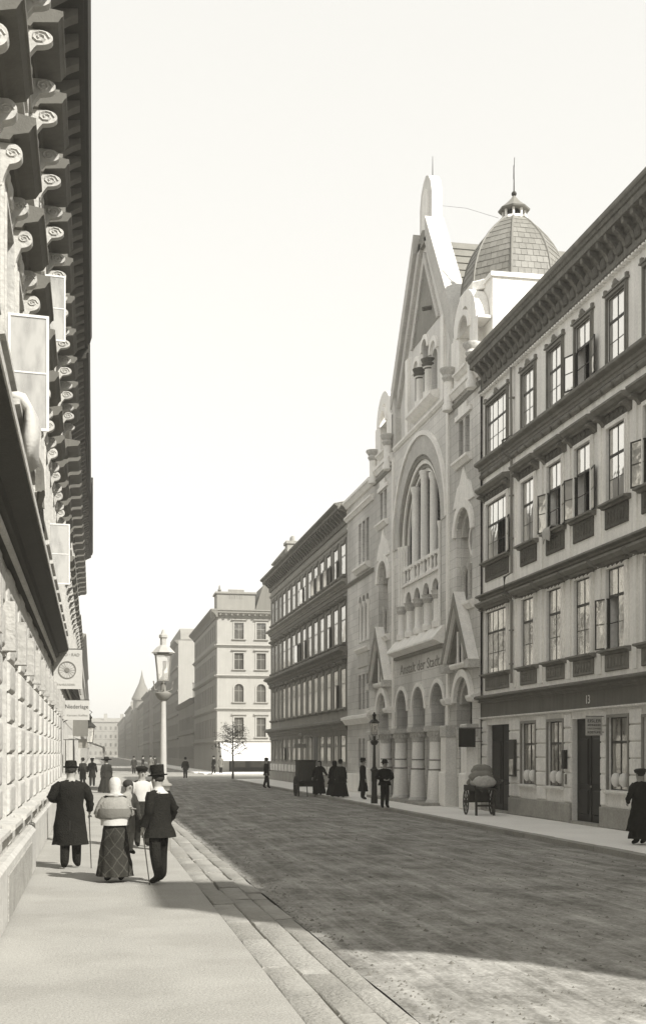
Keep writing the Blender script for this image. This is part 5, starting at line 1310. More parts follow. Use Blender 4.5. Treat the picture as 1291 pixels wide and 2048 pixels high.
# ================================================================== street lamps, tree, carts
def lantern_parts(H, z, s=1.0, m='iron_dark'):
    """four-sided tapering lantern: base ring, glass, corner bars, roof, chimney"""
    b = MB(); r0, r1, h = .135 * s, .20 * s, .57 * s
    def c(r, k): return (r * math.cos(PI / 4 + k * PI / 2) * 1.2, r * math.sin(PI / 4 + k * PI / 2) * 1.2)
    for k in range(4):
        a, d = c(r0, k), c(r1, k); b.tube([(a[0], a[1], z), (d[0], d[1], z + h)], .014 * s, 5)
    b.lathe([(r0 * 1.28, z - .03 * s), (r0 * 1.28, z + .0 * s)], n=4, a0=PI / 4, a1=PI / 4 + 2 * PI); b.lathe([(r1 * 1.42, z + h), (r1 * 1.45, z + h + .04 * s)], n=4, a0=PI / 4, a1=PI / 4 + 2 * PI)
    add('lantern_frame', b.mesh('lantern_frame', m), H)
    g = MB().lathe([(r0 * 1.17, z), (r1 * 1.17, z + h)], n=4, a0=PI / 4, a1=PI / 4 + 2 * PI, cap=False)
    add('glass', g.mesh('glass', 'lamp_glass'), H)
    add('lantern_roof', MB().lathe([(r1 * 1.40, z + h + .035 * s), (r1 * .8, z + h + .16 * s), (r1 * .38, z + h + .21 * s), (r1 * .36, z + h + .36 * s), (r1 * .5, z + h + .38 * s), (r1 * .5, z + h + .44 * s), (r1 * .3, z + h + .46 * s), (.02, z + h + .56 * s)], n=8, a0=PI / 8, a1=2 * PI + PI / 8).mesh('lantern_roof', 'iron_grey' if m != 'iron_dark' else m), H)
    add('burner', MB().tube([(0, 0, z - .03), (0, 0, z + h * .35), (.03 * s, 0, z + h * .5), (.03 * s, 0, z + h * .75)], [.03 * s, .02 * s, .045 * s, .05 * s], 6).mesh('burner', 'frame_mid'), H)
def mk_glass(name):
    m = bpy.data.materials.new(name); m.use_nodes = True; b_ = m.node_tree.nodes['Principled BSDF']
    b_.inputs['Base Color'].default_value = tone(.85); b_.inputs['Roughness'].default_value = .15
    nt = m.node_tree; tr = nt.nodes.new('ShaderNodeBsdfTransparent'); tr.inputs['Color'].default_value = (.97, .96, .93, 1); mx = nt.nodes.new('ShaderNodeMixShader'); mx.inputs[0].default_value = .28
    nt.links.new(tr.outputs[0], mx.inputs[1]); nt.links.new(b_.outputs[0], mx.inputs[2]); nt.links.new(mx.outputs[0], nt.nodes['Material Output'].inputs['Surface']); MATS[name] = m
mk_glass('lamp_glass')
def lamp_post(loc, label, h, m, mg, s=1.0, bw=1.0):
    H = thing('street_lamp', label, 'lamp', loc)
    zl = h - 1.13 * s
    add('base', MB().lathe([(r_ * bw, z_) for r_, z_ in ((.20, -0.12), (.20, .25), (.17, .3), (.15, .85), (.17, .9), (.17, 1.25), (.20, 1.30), (.24, 1.33), (.24, 1.36), (.15, 1.40), (.10, 1.48))], n=16).mesh('base', m, smooth=True), H)
    add('post', MB().lathe([(.098 * bw, 1.42), (.075 * bw, zl - .55), (.07 * bw, zl - .35)], n=14).mesh('post', mg, smooth=True), H)
    add('collar', MB().lathe([(.075, zl - .42), (.12, zl - .38), (.17, zl - .30), (.17, zl - .27), (.06, zl - .22), (.05, zl - .06)], n=14).mesh('collar', m, smooth=True), H)
    b = MB()
    for k in range(4):
        a = PI / 2 * k; d = (math.cos(a), math.sin(a))
        b.tube([(.06 * d[0], .06 * d[1], zl - .24), (.17 * d[0], .17 * d[1], zl - .2), (.2 * d[0], .2 * d[1], zl - .02)], .014, 5)
    add('lantern_fork', b.mesh('lantern_fork', m), H)
    lantern_parts(H, zl, s, m)
    return H
lamp_post((1.42, 24.9, 0), 'pale gas street lamp on the left kerb behind the talking group', 4.55, 'frame_mid', 'iron_grey', .92, .76)
lamp_post((11.0, 46.6, 0), 'dark slender street lamp before the church', 3.65, 'iron_dark', 'iron_dark', .8, .68)
# bracket lantern on the left
BL_ = thing('wall_lantern', 'dark lantern on a scrolled bracket on the left house fronts', 'lamp', (-.12, 46.0, 0))
lantern_parts(BL_, 2.42, .95, 'iron_dark')
add('bracket', MB().tube([(-1.0, 0, 3.15), (-.5, 0, 3.45), (0, 0, 3.62), (.08, 0, 3.55), (0, 0, 3.46), (0, 0, 3.3)], .02, 6).tube([(-1.0, 0, 3.55), (-.6, 0, 3.4)], .015, 6).mesh('bracket', 'iron_dark'), BL_)

# young tree on the square
TR = thing('young_tree', 'thin young street tree with sparse crown before the white awning', 'tree', (11.3, 98.5, -.1))
rt = random.Random(21); b = MB()
b.tube([(0, 0, 0), (.03, .02, 1.2), (-.03, 0, 2.3), (.02, .03, 3.3), (0, 0, 4.2)], [.10, .075, .06, .045, .015], 8)
tips = []
for k in range(16):
    z = 1.9 + 2.2 * k / 16; a = k * 2.4; L_ = 1.5 * (1 - .45 * (k / 16)) * rt.uniform(.75, 1.15)
    p0 = Vector((0, 0, z)); p1 = p0 + Vector((math.cos(a) * L_ * .5, math.sin(a) * L_ * .5, .22 * L_)); p2 = p0 + Vector((math.cos(a + .2) * L_, math.sin(a + .2) * L_, .42 * L_ + rt.uniform(-.1, .3)))
    b.tube([p0, p1, p2], [.03, .02, .006], 5); tips += [(p1, .3), (p2, .34), (p1.lerp(p2, .5), .3)]
    for j in range(3):
        q = p1.lerp(p2, rt.random()); e = q + Vector((rt.uniform(-.5, .5), rt.uniform(-.5, .5), rt.uniform(-.1, .45))); b.tube([q, e], [.012, .004], 4); tips.append((e, .24))
add('trunk', b.mesh('trunk', 'bark', smooth=True), TR)
b = MB()
for (p, r) in tips:
    for k in range(15):
        q = p + Vector((rt.gauss(0, r * .5), rt.gauss(0, r * .5), rt.gauss(0, r * .4))); s = rt.uniform(.04, .085)
        u = Vector((rt.uniform(-1, 1), rt.uniform(-1, 1), rt.uniform(-.6, .6))).normalized(); v = u.cross(Vector((rt.uniform(-1, 1), rt.uniform(-1, 1), rt.uniform(-1, 1)))).normalized()
        b.q(q - u * s, q + v * s * .5, q + u * s, q - v * s * .5)
add('crown', b.mesh('crown', 'leaf'), TR)

# hand cart loaded with sacks beside the dark shop entrance
CT = thing('sack_cart', 'handcart standing on end legs, piled with sacks, by the dark shop entrance', 'cart', (12.35, 37.3, 0))
CT.scale = (.66, .6, .95)
def wheel_mb(r):
    b = MB(); b.ring(0, 0, r - .06, r, -.03, .03, 0, 2 * PI, 20); b.ring(0, 0, 0, .07, -.06, .06, 0, 2 * PI, 10)
    for k in range(10):
        a = 2 * PI * k / 10; b.tube([(.05 * math.cos(a), 0, .05 * math.sin(a)), ((r - .05) * math.cos(a), 0, (r - .05) * math.sin(a))], .018, 5)
    return b
add('bed', MB().box(-.55, .55, -.9, .9, .86, .93).box(-.6, -.55, -.95, .95, .84, 1.02).box(.55, .6, -.95, .95, .84, 1.02).mesh('bed', 'wood_dark'), CT)
for x in (-.45, .45):
    add('leg', MB().box(-.05, .05, -.05, .05, 0, .86).mesh('leg', 'wood_dark'), CT, (x, -.75, 0))
add('brace', MB().box(-.45, .45, -.03, .03, .3, .37).mesh('brace', 'wood_dark'), CT, (0, -.75, 0))
for x in (-.66, .66):
    add('wheel', wheel_mb(.45).mesh('wheel', 'wood_dark'), CT, (x, .35, .45), PI / 2)
add('axle', MB().tube([(-.68, .35, .45), (.68, .35, .45)], .035, 6).box(-.5, .5, .3, .4, .45, .86).mesh('axle', 'wood_dark'), CT)
for x in (-.35, .35): add('shaft', MB().tube([(x, -.85, .9), (x, -1.5, .8)], .03, 6).mesh('shaft', 'wood_dark'), CT)
def sack_mesh(i):
    b = MB(); r_ = random.Random(i)
    R_ = []
    for k in range(9):
        t = -1 + 2 * k / 8; w = math.sqrt(max(.03, 1 - abs(t) ** 3.2))
        R_.append((r_.uniform(-.015, .015), r_.uniform(-.01, .01), t * .42, .24 * w * r_.uniform(.93, 1.07), .13 * w * r_.uniform(.93, 1.07)))
    b.loft(R_, 14); return b.mesh('sack', 'sack' if i % 3 else 'cloth_light', smooth=True, angle=80)
sks = [sack_mesh(i) for i in range(4)]
sk_lab = ['bottom sack at the back of the pile on the handcart', 'bottom sack at the front of the pile on the handcart', 'middle sack towards the back of the handcart pile', 'middle sack towards the front of the handcart pile', 'topmost sack on the handcart pile', 'sack hanging over the edge of the handcart pile']
for i, (x, y, z, rz) in enumerate(((0, .45, 1.06, .05), (0.02, -.15, 1.06, -.05), (.03, .35, 1.27, .12), (-.03, -.2, 1.27, -.1), (.05, .05, 1.47, .2), (.0, -.62, 1.08, .02))):
    so = add('sack', sks[i % 4], None, (12.35 + x, 37.3 + y * .6, .04 + z * .95), (0, R(90), rz), sk_lab[i], 'sack', 'sacks on the handcart'); so.scale = (.82, .82, .95)

# closed delivery handcart by the kerb, far side
BC = thing('box_cart', 'dark delivery box cart on tall legs standing at the right kerb', 'cart', (10.15, 57.5, -.1))
add('box', MB().cham(-.42, .42, -.5, .5, .72, 1.72, .03).box(-.46, .46, -.54, .54, 1.72, 1.78).mesh('box', 'wood_dark'), BC)
for x in (-.48, .48): add('wheel', wheel_mb(.5).mesh('wheel', 'wood_dark'), BC, (x, .1, .5), PI / 2)
add('axle', MB().tube([(-.5, .1, .5), (.5, .1, .5)], .03, 6).box(-.4, .4, .05, .15, .5, .73).mesh('axle', 'wood_dark'), BC)
for x in (-.42, .42): add('leg', MB().box(-.035, .035, -.035, .035, 0, .75).mesh('leg', 'wood_dark'), BC, (x, -.45, 0))
add('prop', MB().tube([(-.05, -.5, .75), (.0, -.55, 0)], .025, 6).mesh('prop', 'wood_dark'), BC)
for x in (-.36, .36): add('shaft', MB().tube([(x, -.5, .75), (x, -1.2, .85)], .03, 6).mesh('shaft', 'wood_dark'), BC)

# clods, grit and straw lying on the roadway
rg = random.Random(77); b = MB()
for k in range(3200):
    y = 8 + 50 * rg.random() ** 1.6; x = rg.uniform(2.5, 10.5) if rg.random() < .8 else rg.gauss(2.6, .12)
    x = max(2.46, min(10.5, x)); s_ = rg.uniform(.008, .022) if rg.random() < .93 else rg.uniform(.025, .04); z = road_z(x, y) + s_ * .25
    i = len(b.v); a = rg.uniform(0, 6.28); ca, sa = math.cos(a) * s_, math.sin(a) * s_
    b.v += [(x + ca, y + sa, z - s_ * .3), (x - sa, y + ca, z - s_ * .3), (x - ca * .9, y - sa * .9, z - s_ * .3), (x + sa, y - ca, z - s_ * .3), (x + ca * .2, y + sa * .2, z + s_ * .55)]
    for f in ((0, 1, 4), (1, 2, 4), (2, 3, 4), (3, 0, 4)): b.f.append(tuple(i + q for q in f)); b.m.append(0)
mat('clod', 0.15, var=0.4)
add('road_grit', b.mesh('road_grit', 'clod'), kind='stuff', label='scattered clods and grit on the roadway', cat='grit')
# ================================================================== people
def skin_body(joints, edges, name, mats, regions, extra=None):
    """joints: name -> (pos, rx, ry); grown with a Skin modifier into one continuous surface"""
    names = list(joints); idx = {n: i for i, n in enumerate(names)}
    me = bpy.data.meshes.new(name); me.from_pydata([joints[n][0] for n in names], [(idx[a], idx[b]) for a, b in edges], [])
    o = bpy.data.objects.new(name, me); COL.objects.link(o)
    sk = o.modifiers.new('skin', 'SKIN'); sk.use_smooth_shade = True; sk.branch_smoothing = .3
    sv = me.skin_vertices[0].data
    for n in names:
        r = joints[n][1]; sv[idx[n]].radius = (r, r) if isinstance(r, float) else r
    sv[idx['pelvis']].use_root = True
    ss = o.modifiers.new('sub', 'SUBSURF'); ss.levels = 1; ss.render_levels = 1
    bpy.context.view_layer.update()
    dg = bpy.context.evaluated_depsgraph_get()
    out = bpy.data.meshes.new_from_object(o.evaluated_get(dg))
    bpy.data.objects.remove(o); bpy.data.meshes.remove(me)
    if extra is not None and extra.v:
        bm = bmesh.new(); bm.from_mesh(out)
        vs_ = [bm.verts.new(v) for v in extra.v]
        for f in extra.f: bm.faces.new([vs_[k] for k in f])
        bmesh.ops.recalc_face_normals(bm, faces=bm.faces)
        bm.to_mesh(out); bm.free()
    out.materials.clear()
    for m in mats: out.materials.append(MATS[m])
    for p in out.polygons: p.material_index = regions(p.center)
    out.shade_smooth()
    return out
HANG = ((.245, .03, 1.14), (.265, -.04, .89))
HATS = {
 'top': [(.135, .004), (.14, .012), (.135, .02), (.098, .022), (.094, .05), (.097, .165), (.093, .172), (.02, .174)],
 'bowler': [(.134, .014), (.14, .006), (.134, .02), (.102, .022), (.104, .06), (.092, .105), (.06, .13), (.015, .136)],
 'soft': [(.122, .004), (.127, .012), (.122, .02), (.098, .022), (.095, .08), (.085, .115), (.03, .10)],
 'wide': [(.25, .0), (.27, .02), (.25, .035), (.12, .04), (.13, .1), (.10, .15), (.02, .165)],
 'cap': [(.115, -.01), (.125, .03), (.13, .06), (.09, .085), (.02, .09)],
}
def dense(rings, k=3):
    out = []
    for a, b in zip(rings, rings[1:]):
        for j in range(k): out.append(tuple(a[i] + (b[i] - a[i]) * j / k for i in range(5)))
    return out + [rings[-1]]
def rumple(b, amp, seed, i0=0):
    from mathutils import noise
    for i in range(i0, len(b.v)):
        x, y, z = b.v[i]; p = Vector((x * 9 + seed, y * 9, z * 3.2)); d = noise.noise(p) + .5 * noise.noise(p * 2.3)
        r = math.hypot(x, y) or 1; b.v[i] = (x + x / r * d * amp, y + y / r * d * amp, z + .3 * amp * noise.noise(p * 1.7 + Vector((5, 5, 5))))
    return b
def person(label, loc, rot, h=1.72, arms=None, stride=.0, coat=None, skirt=None, hat=None, hat_m='cloth_black', leg_m='cloth_black', shirt_m='cloth_light', hair_m='hair', lean=0.0,
           scarf=None, head_turn=0.0, group=None, fold=(9, .05), feet=.10, shoe_m='cloth_black', width=1.0, apron=None, extras=None, bun=False, fluffy=False):
    s = h / 1.72
    P = thing('person', label, 'person', loc, rot, group)
    A = arms or (tuple((-p[0], p[1], p[2]) for p in HANG), HANG)     # (elbow, wrist) for -x and +x
    J = {'pelvis': ((0, .0, .93), (.15, .10)), 'belly': ((0, .01, 1.08), (.135, .095)), 'chest': ((0, .015, 1.28), (.16, .105)), 'collar': ((0, .02, 1.41), (.10, .075)), 'neck': ((0, .012, 1.475), .056),
         'jaw': ((0, -.012, 1.535), (.068, .078)), 'skull': ((0, .0, 1.615), (.084, .104)), 'crown': ((0, .004, 1.685), (.066, .082))}
    E_ = [('pelvis', 'belly'), ('belly', 'chest'), ('chest', 'collar'), ('collar', 'neck'), ('neck', 'jaw'), ('jaw', 'skull'), ('skull', 'crown')]
    hands = []
    for k, sg in enumerate((-1, 1)):
        n = 'lr'[k]; el, wr = Vector(A[k][0]), Vector(A[k][1])
        J['sh' + n] = ((sg * .175, .02, 1.385), .068); J['el' + n] = (tuple(el), .048); J['wr' + n] = (tuple(wr), .032)
        d = (wr - el).normalized(); side = Vector((0, -1, 0)) - d * Vector((0, -1, 0)).dot(d)
        side = side.normalized() if side.length > .05 else Vector((1, 0, 0)); nor = d.cross(side)
        pl = wr + d * .075; J['pa' + n] = (tuple(pl), (.022, .036)); hands.append(pl)
        E_ += [('collar', 'sh' + n), ('sh' + n, 'el' + n), ('el' + n, 'wr' + n), ('wr' + n, 'pa' + n)]
        for f in range(5):
            fn = 'f%s%d' % (n, f)
            if f == 4: a = wr + d * .035 + side * .034; b_ = a + d * .035 + side * .022 + nor * sg * .008
            else:
                o_ = (.028, .010, -.009, -.027)[f]; ln = (.062, .074, .068, .052)[f]
                a = pl + d * .02 + side * o_; b_ = a + d * ln * .55 + nor * sg * .008; 
                J[fn + 'b'] = (tuple(b_ + d * ln * .4 + nor * sg * .02), .0075)
            J[fn] = (tuple(a), .0095); J[fn + 'm'] = (tuple(b_), .0088)
            E_ += [(('wr' if f == 4 else 'pa') + n, fn), (fn, fn + 'm')] + ([(fn + 'm', fn + 'b')] if f < 4 else [])
        fy = sg * stride
        J['hip' + n] = ((sg * .085, 0, .87), .10); J['kn' + n] = ((sg * feet * .95, -.02 + fy * .55, .49), .082); J['an' + n] = ((sg * feet, .03 + fy, .10), .068); J['to' + n] = ((sg * feet * 1.25, -.13 + fy, .035), .034)
        E_ += [('pelvis', 'hip' + n), ('hip' + n, 'kn' + n), ('kn' + n, 'an' + n), ('an' + n, 'to' + n)]
    ct, st = math.cos(head_turn), math.sin(head_turn)
    def ht(p): return (p[0] * ct - p[1] * st, p[0] * st + p[1] * ct, p[2])
    for n in ('jaw', 'skull', 'crown'): J[n] = (ht(J[n][0]), J[n][1])
    def ln_(p): 
        return (p[0] * s * 1.0, (p[1] - lean * max(0, p[2] - .9)) * s, p[2] * s)
    J = {n: (ln_(p), (r * s * 1.12 if isinstance(r, float) else (r[0] * s * 1.12, r[1] * s * 1.12))) for n, (p, r) in J.items()}
    ex = MB(); eyes = []
    ex.ball(ln_(ht((0, -.108, 1.595))), (.014 * s, .022 * s, .026 * s), 6, 5)          # nose
    for sg in (-1, 1): ex.ball(ln_(ht((sg * .088, .01, 1.60))), (.012 * s, .022 * s, .032 * s), 6, 5)
    for sg in (-1, 1): ex.ball(ln_(ht((sg * .034, -.092, 1.622))), (.012 * s, .009 * s, .008 * s), 6, 4); eyes.append(Vector(ln_(ht((sg * .034, -.092, 1.622)))))
    ex.ball(ln_(ht((0, -.088, 1.553))), (.024 * s, .010 * s, .008 * s), 6, 4); mouth = Vector(ln_(ht((0, -.088, 1.553))))
    hv = [Vector(ln_(tuple(q))) for q in hands]
    def reg(c):
        if any((c - e).length < .014 * s for e in eyes): return 3
        if (c - mouth).length < .016 * s: return 4
        if c.z > 1.455 * s or any((c - q).length < .105 * s for q in hv): return 0
        if c.z < .10 * s: return 2
        return 1
    add('body', skin_body(J, E_, 'body', ('skin', leg_m, shoe_m, 'hair', 'cloth_mid'), reg, ex), P)
    hm = ln_((0, 0, 1.62))
    if hair_m:
        b = MB(); b.ball(ln_(ht((0, .022, 1.648))), (.097 * s, .108 * s, .085 * s), 12, 8)
        if fluffy: b.ball(ln_(ht((0, .03, 1.655))), (.125 * s, .13 * s, .11 * s), 12, 8)
        if bun: b.ball(ln_(ht((0, .12, 1.66))), .05 * s, 8, 6)
        add('hair', b.mesh('hair', hair_m, smooth=True), P)
    def sleeve(b, k, r0=.082, r1=.056, stop=1.0):
        sh = Vector(J['sh' + 'lr'[k]][0]); el = Vector(J['el' + 'lr'[k]][0]); wr = Vector(J['wr' + 'lr'[k]][0])
        sh2 = sh + Vector(((.02, -.02)[k] * s, 0, .015 * s)); wr = el.lerp(wr, stop)
        pts = [sh2, sh.lerp(el, .3), sh.lerp(el, .5), sh.lerp(el, .65), sh.lerp(el, .8), sh.lerp(el, .93), el.lerp(wr, .12), el.lerp(wr, .3), el.lerp(wr, .5), el.lerp(wr, .75), wr]
        rr = [r0 * .9, r0 * 1.02, r0 * .93, r0 * .97, r0 * .86, r0 * .9, r0 * .86, r0 * .76, (r0 + r1) / 2, r1 * .98, r1 * 1.05]
        b.tube(pts, [x * s for x in rr], 10)
    def rings(zs): return [(0, ln_((0, cy, z))[1], z * s, rx_ * s * width, ry * s * width) for z, rx_, ry, cy in zs]
    if coat:
        m, hem = coat['m'], coat['hem']; fl = coat.get('flare', .0)
        Z = [(1.475, .065, .062, .012), (1.445, .11, .085, .018), (1.415, .185, .108, .02), (1.36, .215, .125, .018), (1.22, .205, .135, .012), (1.08, .188, .128, .01), (.97, .195, .135, .005)]
        n = 5
        for k in range(1, n + 1):
            t = k / n; Z.append((.97 + (hem - .97) * t, .195 + (.035 + fl) * t, .135 + (.045 + fl) * t, .005 - .01 * t))
        b = MB(); b.loft(dense(rings(Z)), 32, True, (7, coat.get('fold', .035)))
        for k in (0, 1): sleeve(b, k)
        rumple(b, .032 * s, h * 31 + loc[0] * 7)
        co = add('coat', b.mesh('coat', m, smooth=True, angle=70), P)
        if coat.get('collar'):
            add('collar', MB().loft(rings([(1.505, .072, .072, .018), (1.46, .095, .085, .02), (1.425, .15, .105, .02), (1.40, .185, .118, .02)]), 16, False).mesh('collar', coat['collar'], smooth=True), co)
        if coat.get('slit'):
            add('vent', MB().box(-.006 * s, .006 * s, ln_((0, .165, 0))[1], ln_((0, .185, 0))[1], hem * s, .8 * s).mesh('vent', 'paint_black'), co)
    else:
        b = MB(); b.loft(rings([(1.475, .064, .060, .012), (1.445, .10, .08, .018), (1.415, .175, .10, .02), (1.36, .20, .118, .018), (1.22, .19, .128, .012), (1.05, .165, .115, .01), (.96, .172, .122, .005)]), 20, True)
        for k in (0, 1): sleeve(b, k, .075, .05, .95)
        add('blouse', b.mesh('blouse', shirt_m, smooth=True, angle=70), P)
    if skirt:
        m, hem, wd = skirt['m'], skirt.get('hem', .06), skirt.get('w', .30)
        Z = []
        for k in range(9):
            t = k / 8; Z.append((1.06 + (hem - 1.06) * t, .15 + (wd - .15) * t ** .8, .115 + (wd * .92 - .115) * t ** .8, .0 + .02 * t))
        add('skirt', rumple(MB().loft(dense(rings(Z), 2), 44, True, skirt.get('fold', (11, .07))), .03 * s, h * 13 + loc[1]).mesh('skirt', m, smooth=True, angle=75), P)
    if apron:
        b = MB(); Z = [(1.0, .178, .0), (.7, .20, .02), (.42, .215, .03)]
        for (z0, w0, o0), (z1, w1, o1) in zip(Z, Z[1:]):
            for k in range(6):
                t0, t1 = -1 + 2 * k / 6, -1 + 2 * (k + 1) / 6
                f_ = lambda t, z, w, o: ln_((t * w, -.135 - o - .03 * (1 - t * t), z))
                b.q(f_(t0, z0, w0, o0), f_(t1, z0, w0, o0), f_(t1, z1, w1, o1), f_(t0, z1, w1, o1))
        add('apron', b.mesh('apron', apron, smooth=True), P)
    if hat:
        y_ = ln_((0, .01, 1.68))
        o = add('hat', MB().lathe([(r * s * 1.08, z * s) for r, z in HATS[hat]], n=20, cap=True).mesh('hat', hat_m, smooth=True, angle=50), P, (0, y_[1], 1.672 * s), (R(6), 0, 0))
        o.scale = (.95, 1.12, 1.0)
    if scarf:
        b = MB(); b.loft(rings([(1.755, .02, .03, .03), (1.74, .065, .075, .03), (1.69, .098, .112, .028), (1.62, .104, .122, .032), (1.55, .10, .11, .04), (1.49, .085, .10, .055), (1.45, .15, .12, .05), (1.40, .05, .05, .07)]), 18, True, (5, .05))
        # the scarf leaves the face free: push its front inwards
        for i, v in enumerate(b.v):
            if v[1] < ln_((0, -.035, 1.6))[1] and v[2] > 1.5 * s: b.v[i] = (v[0] * .95, ln_((0, -.035, 1.6))[1], v[2])
        add('headscarf', b.mesh('headscarf', scarf, smooth=True, angle=75), P)
    if extras: extras(P, ln_, s)
    return P, J, s
def cane(label, hand, tip):
    b = MB(); h, t = Vector(hand), Vector(tip); b.tube([t, h], [.008, .011], 7); b.tube([h, h + Vector((0, 0, .03)), h + Vector((.03, -.04, .045)), h + Vector((.035, -.075, .03))], .012, 7)
    o = add('walking_cane', b.mesh('walking_cane', 'wood_dark', smooth=True), None, (0, 0, 0), 0, label, 'cane'); return o
def mat_plaid(name, g0, g1):
    m = mat(name, g0, var=.3, fine=.2, bump=.4, bscale=40, rough=.95, spec=.1)
    N = m.node_tree.nodes; L = m.node_tree.links
    tc = N.new('ShaderNodeTexCoord'); acc = None
    for rot in (R(38), R(-38)):
        mp = N.new('ShaderNodeMapping'); mp.inputs['Rotation'].default_value = (0, rot, 0); L.new(tc.outputs['Object'], mp.inputs['Vector'])
        w = N.new('ShaderNodeTexWave'); w.inputs['Scale'].default_value = 2.1; w.inputs['Distortion'].default_value = 3.5; w.inputs['Detail'].default_value = 3; L.new(mp.outputs['Vector'], w.inputs['Vector'])
        r_ = N.new('ShaderNodeValToRGB'); r_.color_ramp.elements[0].position = .965; r_.color_ramp.elements[1].position = 1.0; L.new(w.outputs['Fac'], r_.inputs['Fac'])
        if acc is None: acc = r_.outputs['Color']
        else:
            a = N.new('ShaderNodeMix'); a.data_type = 'RGBA'; a.blend_type = 'LIGHTEN'; a.inputs['Factor'].default_value = 1; L.new(acc, a.inputs['A']); L.new(r_.outputs['Color'], a.inputs['B']); acc = a.outputs['Result']
    mx = N.new('ShaderNodeMix'); mx.data_type = 'RGBA'; mx.inputs['A'].default_value = tone(g0); mx.inputs['B'].default_value = tone(g1); L.new(acc, mx.inputs['Factor'])
    sc = [n for n in N if n.type == 'VECT_MATH'][0]; L.new(mx.outputs['Result'], sc.inputs[0])
mat_plaid('cloth_plaid', .028, .062)

BACK = PI     # back turned to the camera
# 1 man in the long black overcoat, walking away close to the wall
P1, J1, s1 = person('man in long black overcoat and dark hat walking away by the left wall', (-.38, 21.3, 0), BACK - .05, 1.80, arms=(((-.31, -.02, 1.16), (-.30, -.16, .96)), ((.33, .06, 1.17), (.20, -.20, 1.12))), stride=.13, lean=.07,
       coat={'m': 'cloth_black', 'hem': .40, 'flare': .03, 'slit': True}, hat='soft', width=1.14, feet=.09)
cane('thin cane in the right hand of the man in the long black overcoat', (-.065, 21.48, .86), (-.03, 21.25, .0))
# 2 woman with white headscarf and plaid skirt, carrying a child
P2, J2, s2 = person('woman in white headscarf, light shawl and long plaid skirt carrying a child', (.33, 18.95, 0), BACK + .15, 1.60, arms=(((-.29, -.08, 1.12), (-.16, -.22, 1.12)), ((.29, -.02, 1.13), (.10, -.22, 1.06))),
       shirt_m='cloth_light', skirt={'m': 'cloth_plaid', 'hem': .10, 'w': .30, 'fold': (10, .08)}, scarf='cloth_white', hair_m=None,
       extras=lambda P, ln_, s: (add('shawl', MB().loft([(0, ln_((0, .02, z))[1], z * s, rx_ * s, ry * s) for z, rx_, ry in ((1.45, .10, .09), (1.40, .20, .135), (1.30, .255, .17), (1.16, .275, .19), (1.06, .26, .185))], 20, False, (6, .05)).mesh('shawl', 'cloth_light', smooth=True, angle=75), P),
                                 add('shawl_band', MB().loft([(0, ln_((0, .02, z))[1], z * s, rx_ * s, ry * s) for z, rx_, ry in ((1.23, .285, .20), (1.20, .292, .206), (1.10, .292, .206), (1.08, .285, .2))], 20, False, (6, .05)).mesh('shawl_band', 'cloth_mid', smooth=True, angle=75), P),
                                 add('waist_cloth', MB().loft([(0, ln_((0, .02, z))[1], z * s, rx_ * s, ry * s) for z, rx_, ry in ((1.06, .235, .18), (1.0, .235, .185), (.95, .235, .19))], 20, False, (6, .05)).mesh('waist_cloth', 'cloth_white', smooth=True, angle=75), P)))
# the child on her arm: head over her right shoulder
P3, J3, s3 = person('dark-haired child in light sleeves held at the shoulder of the woman in the headscarf', (.545, 19.05, .41), .75, 1.15, arms=(((-.25, -.03, 1.2), (-.16, -.20, 1.12)), ((.26, -.02, 1.14), (.20, -.16, .95))), shirt_m='cloth_light', leg_m='cloth_light', hair_m='hair', head_turn=-.3,
       skirt={'m': 'cloth_mid', 'hem': .52, 'w': .17, 'fold': (6, .06)}, feet=.07, fluffy=True)
# 4 man facing us in white shirt, dark waistcoat and apron
P4, J4, s4 = person('man in white shirt, dark cap and dark apron facing the camera behind the group', (1.03, 26.0, 0), .25, 1.68, arms=(((-.27, .0, 1.14), (-.25, -.06, .90)), ((.29, -.04, 1.13), (.22, -.2, 1.02))), shirt_m='cloth_white', leg_m='cloth_dark', hat='cap', hat_m='cloth_black', apron='cloth_dark', width=1.05,
       extras=lambda P, ln_, s: add('waistcoat', MB().loft([(0, ln_((0, .03, z))[1], z * s, rx_ * s, ry * s) for z, rx_, ry in ((1.42, .17, .085), (1.34, .218, .105), (1.2, .212, .118), (1.0, .2, .12))], 18, False).mesh('waistcoat', 'cloth_mid', smooth=True), P))
# 5 man with top hat and cane, turned to the group
P5, J5, s5 = person('man in dark coat, top hat and white scarf, leaning on a cane', (1.0, 18.6, 0), BACK + .75, 1.70, arms=(((-.29, .06, 1.14), (-.29, -.10, .92)), ((.27, .05, 1.14), (.27, -.06, .89))), stride=.10, feet=.14, lean=.06,
       coat={'m': 'cloth_black', 'hem': .72, 'flare': .05, 'collar': 'cloth_white'}, hat='top', leg_m='cloth_black')

def world_of(P, p):
    a = P.rotation_euler.z; return (P.location.x + p[0] * math.cos(a) - p[1] * math.sin(a), P.location.y + p[0] * math.sin(a) + p[1] * math.cos(a), P.location.z + p[2])
hx = world_of(P5, J5['par'][0])
cane('pale cane held by the man in the top hat', hx, (hx[0] + .10, hx[1] - .12, 0.0))
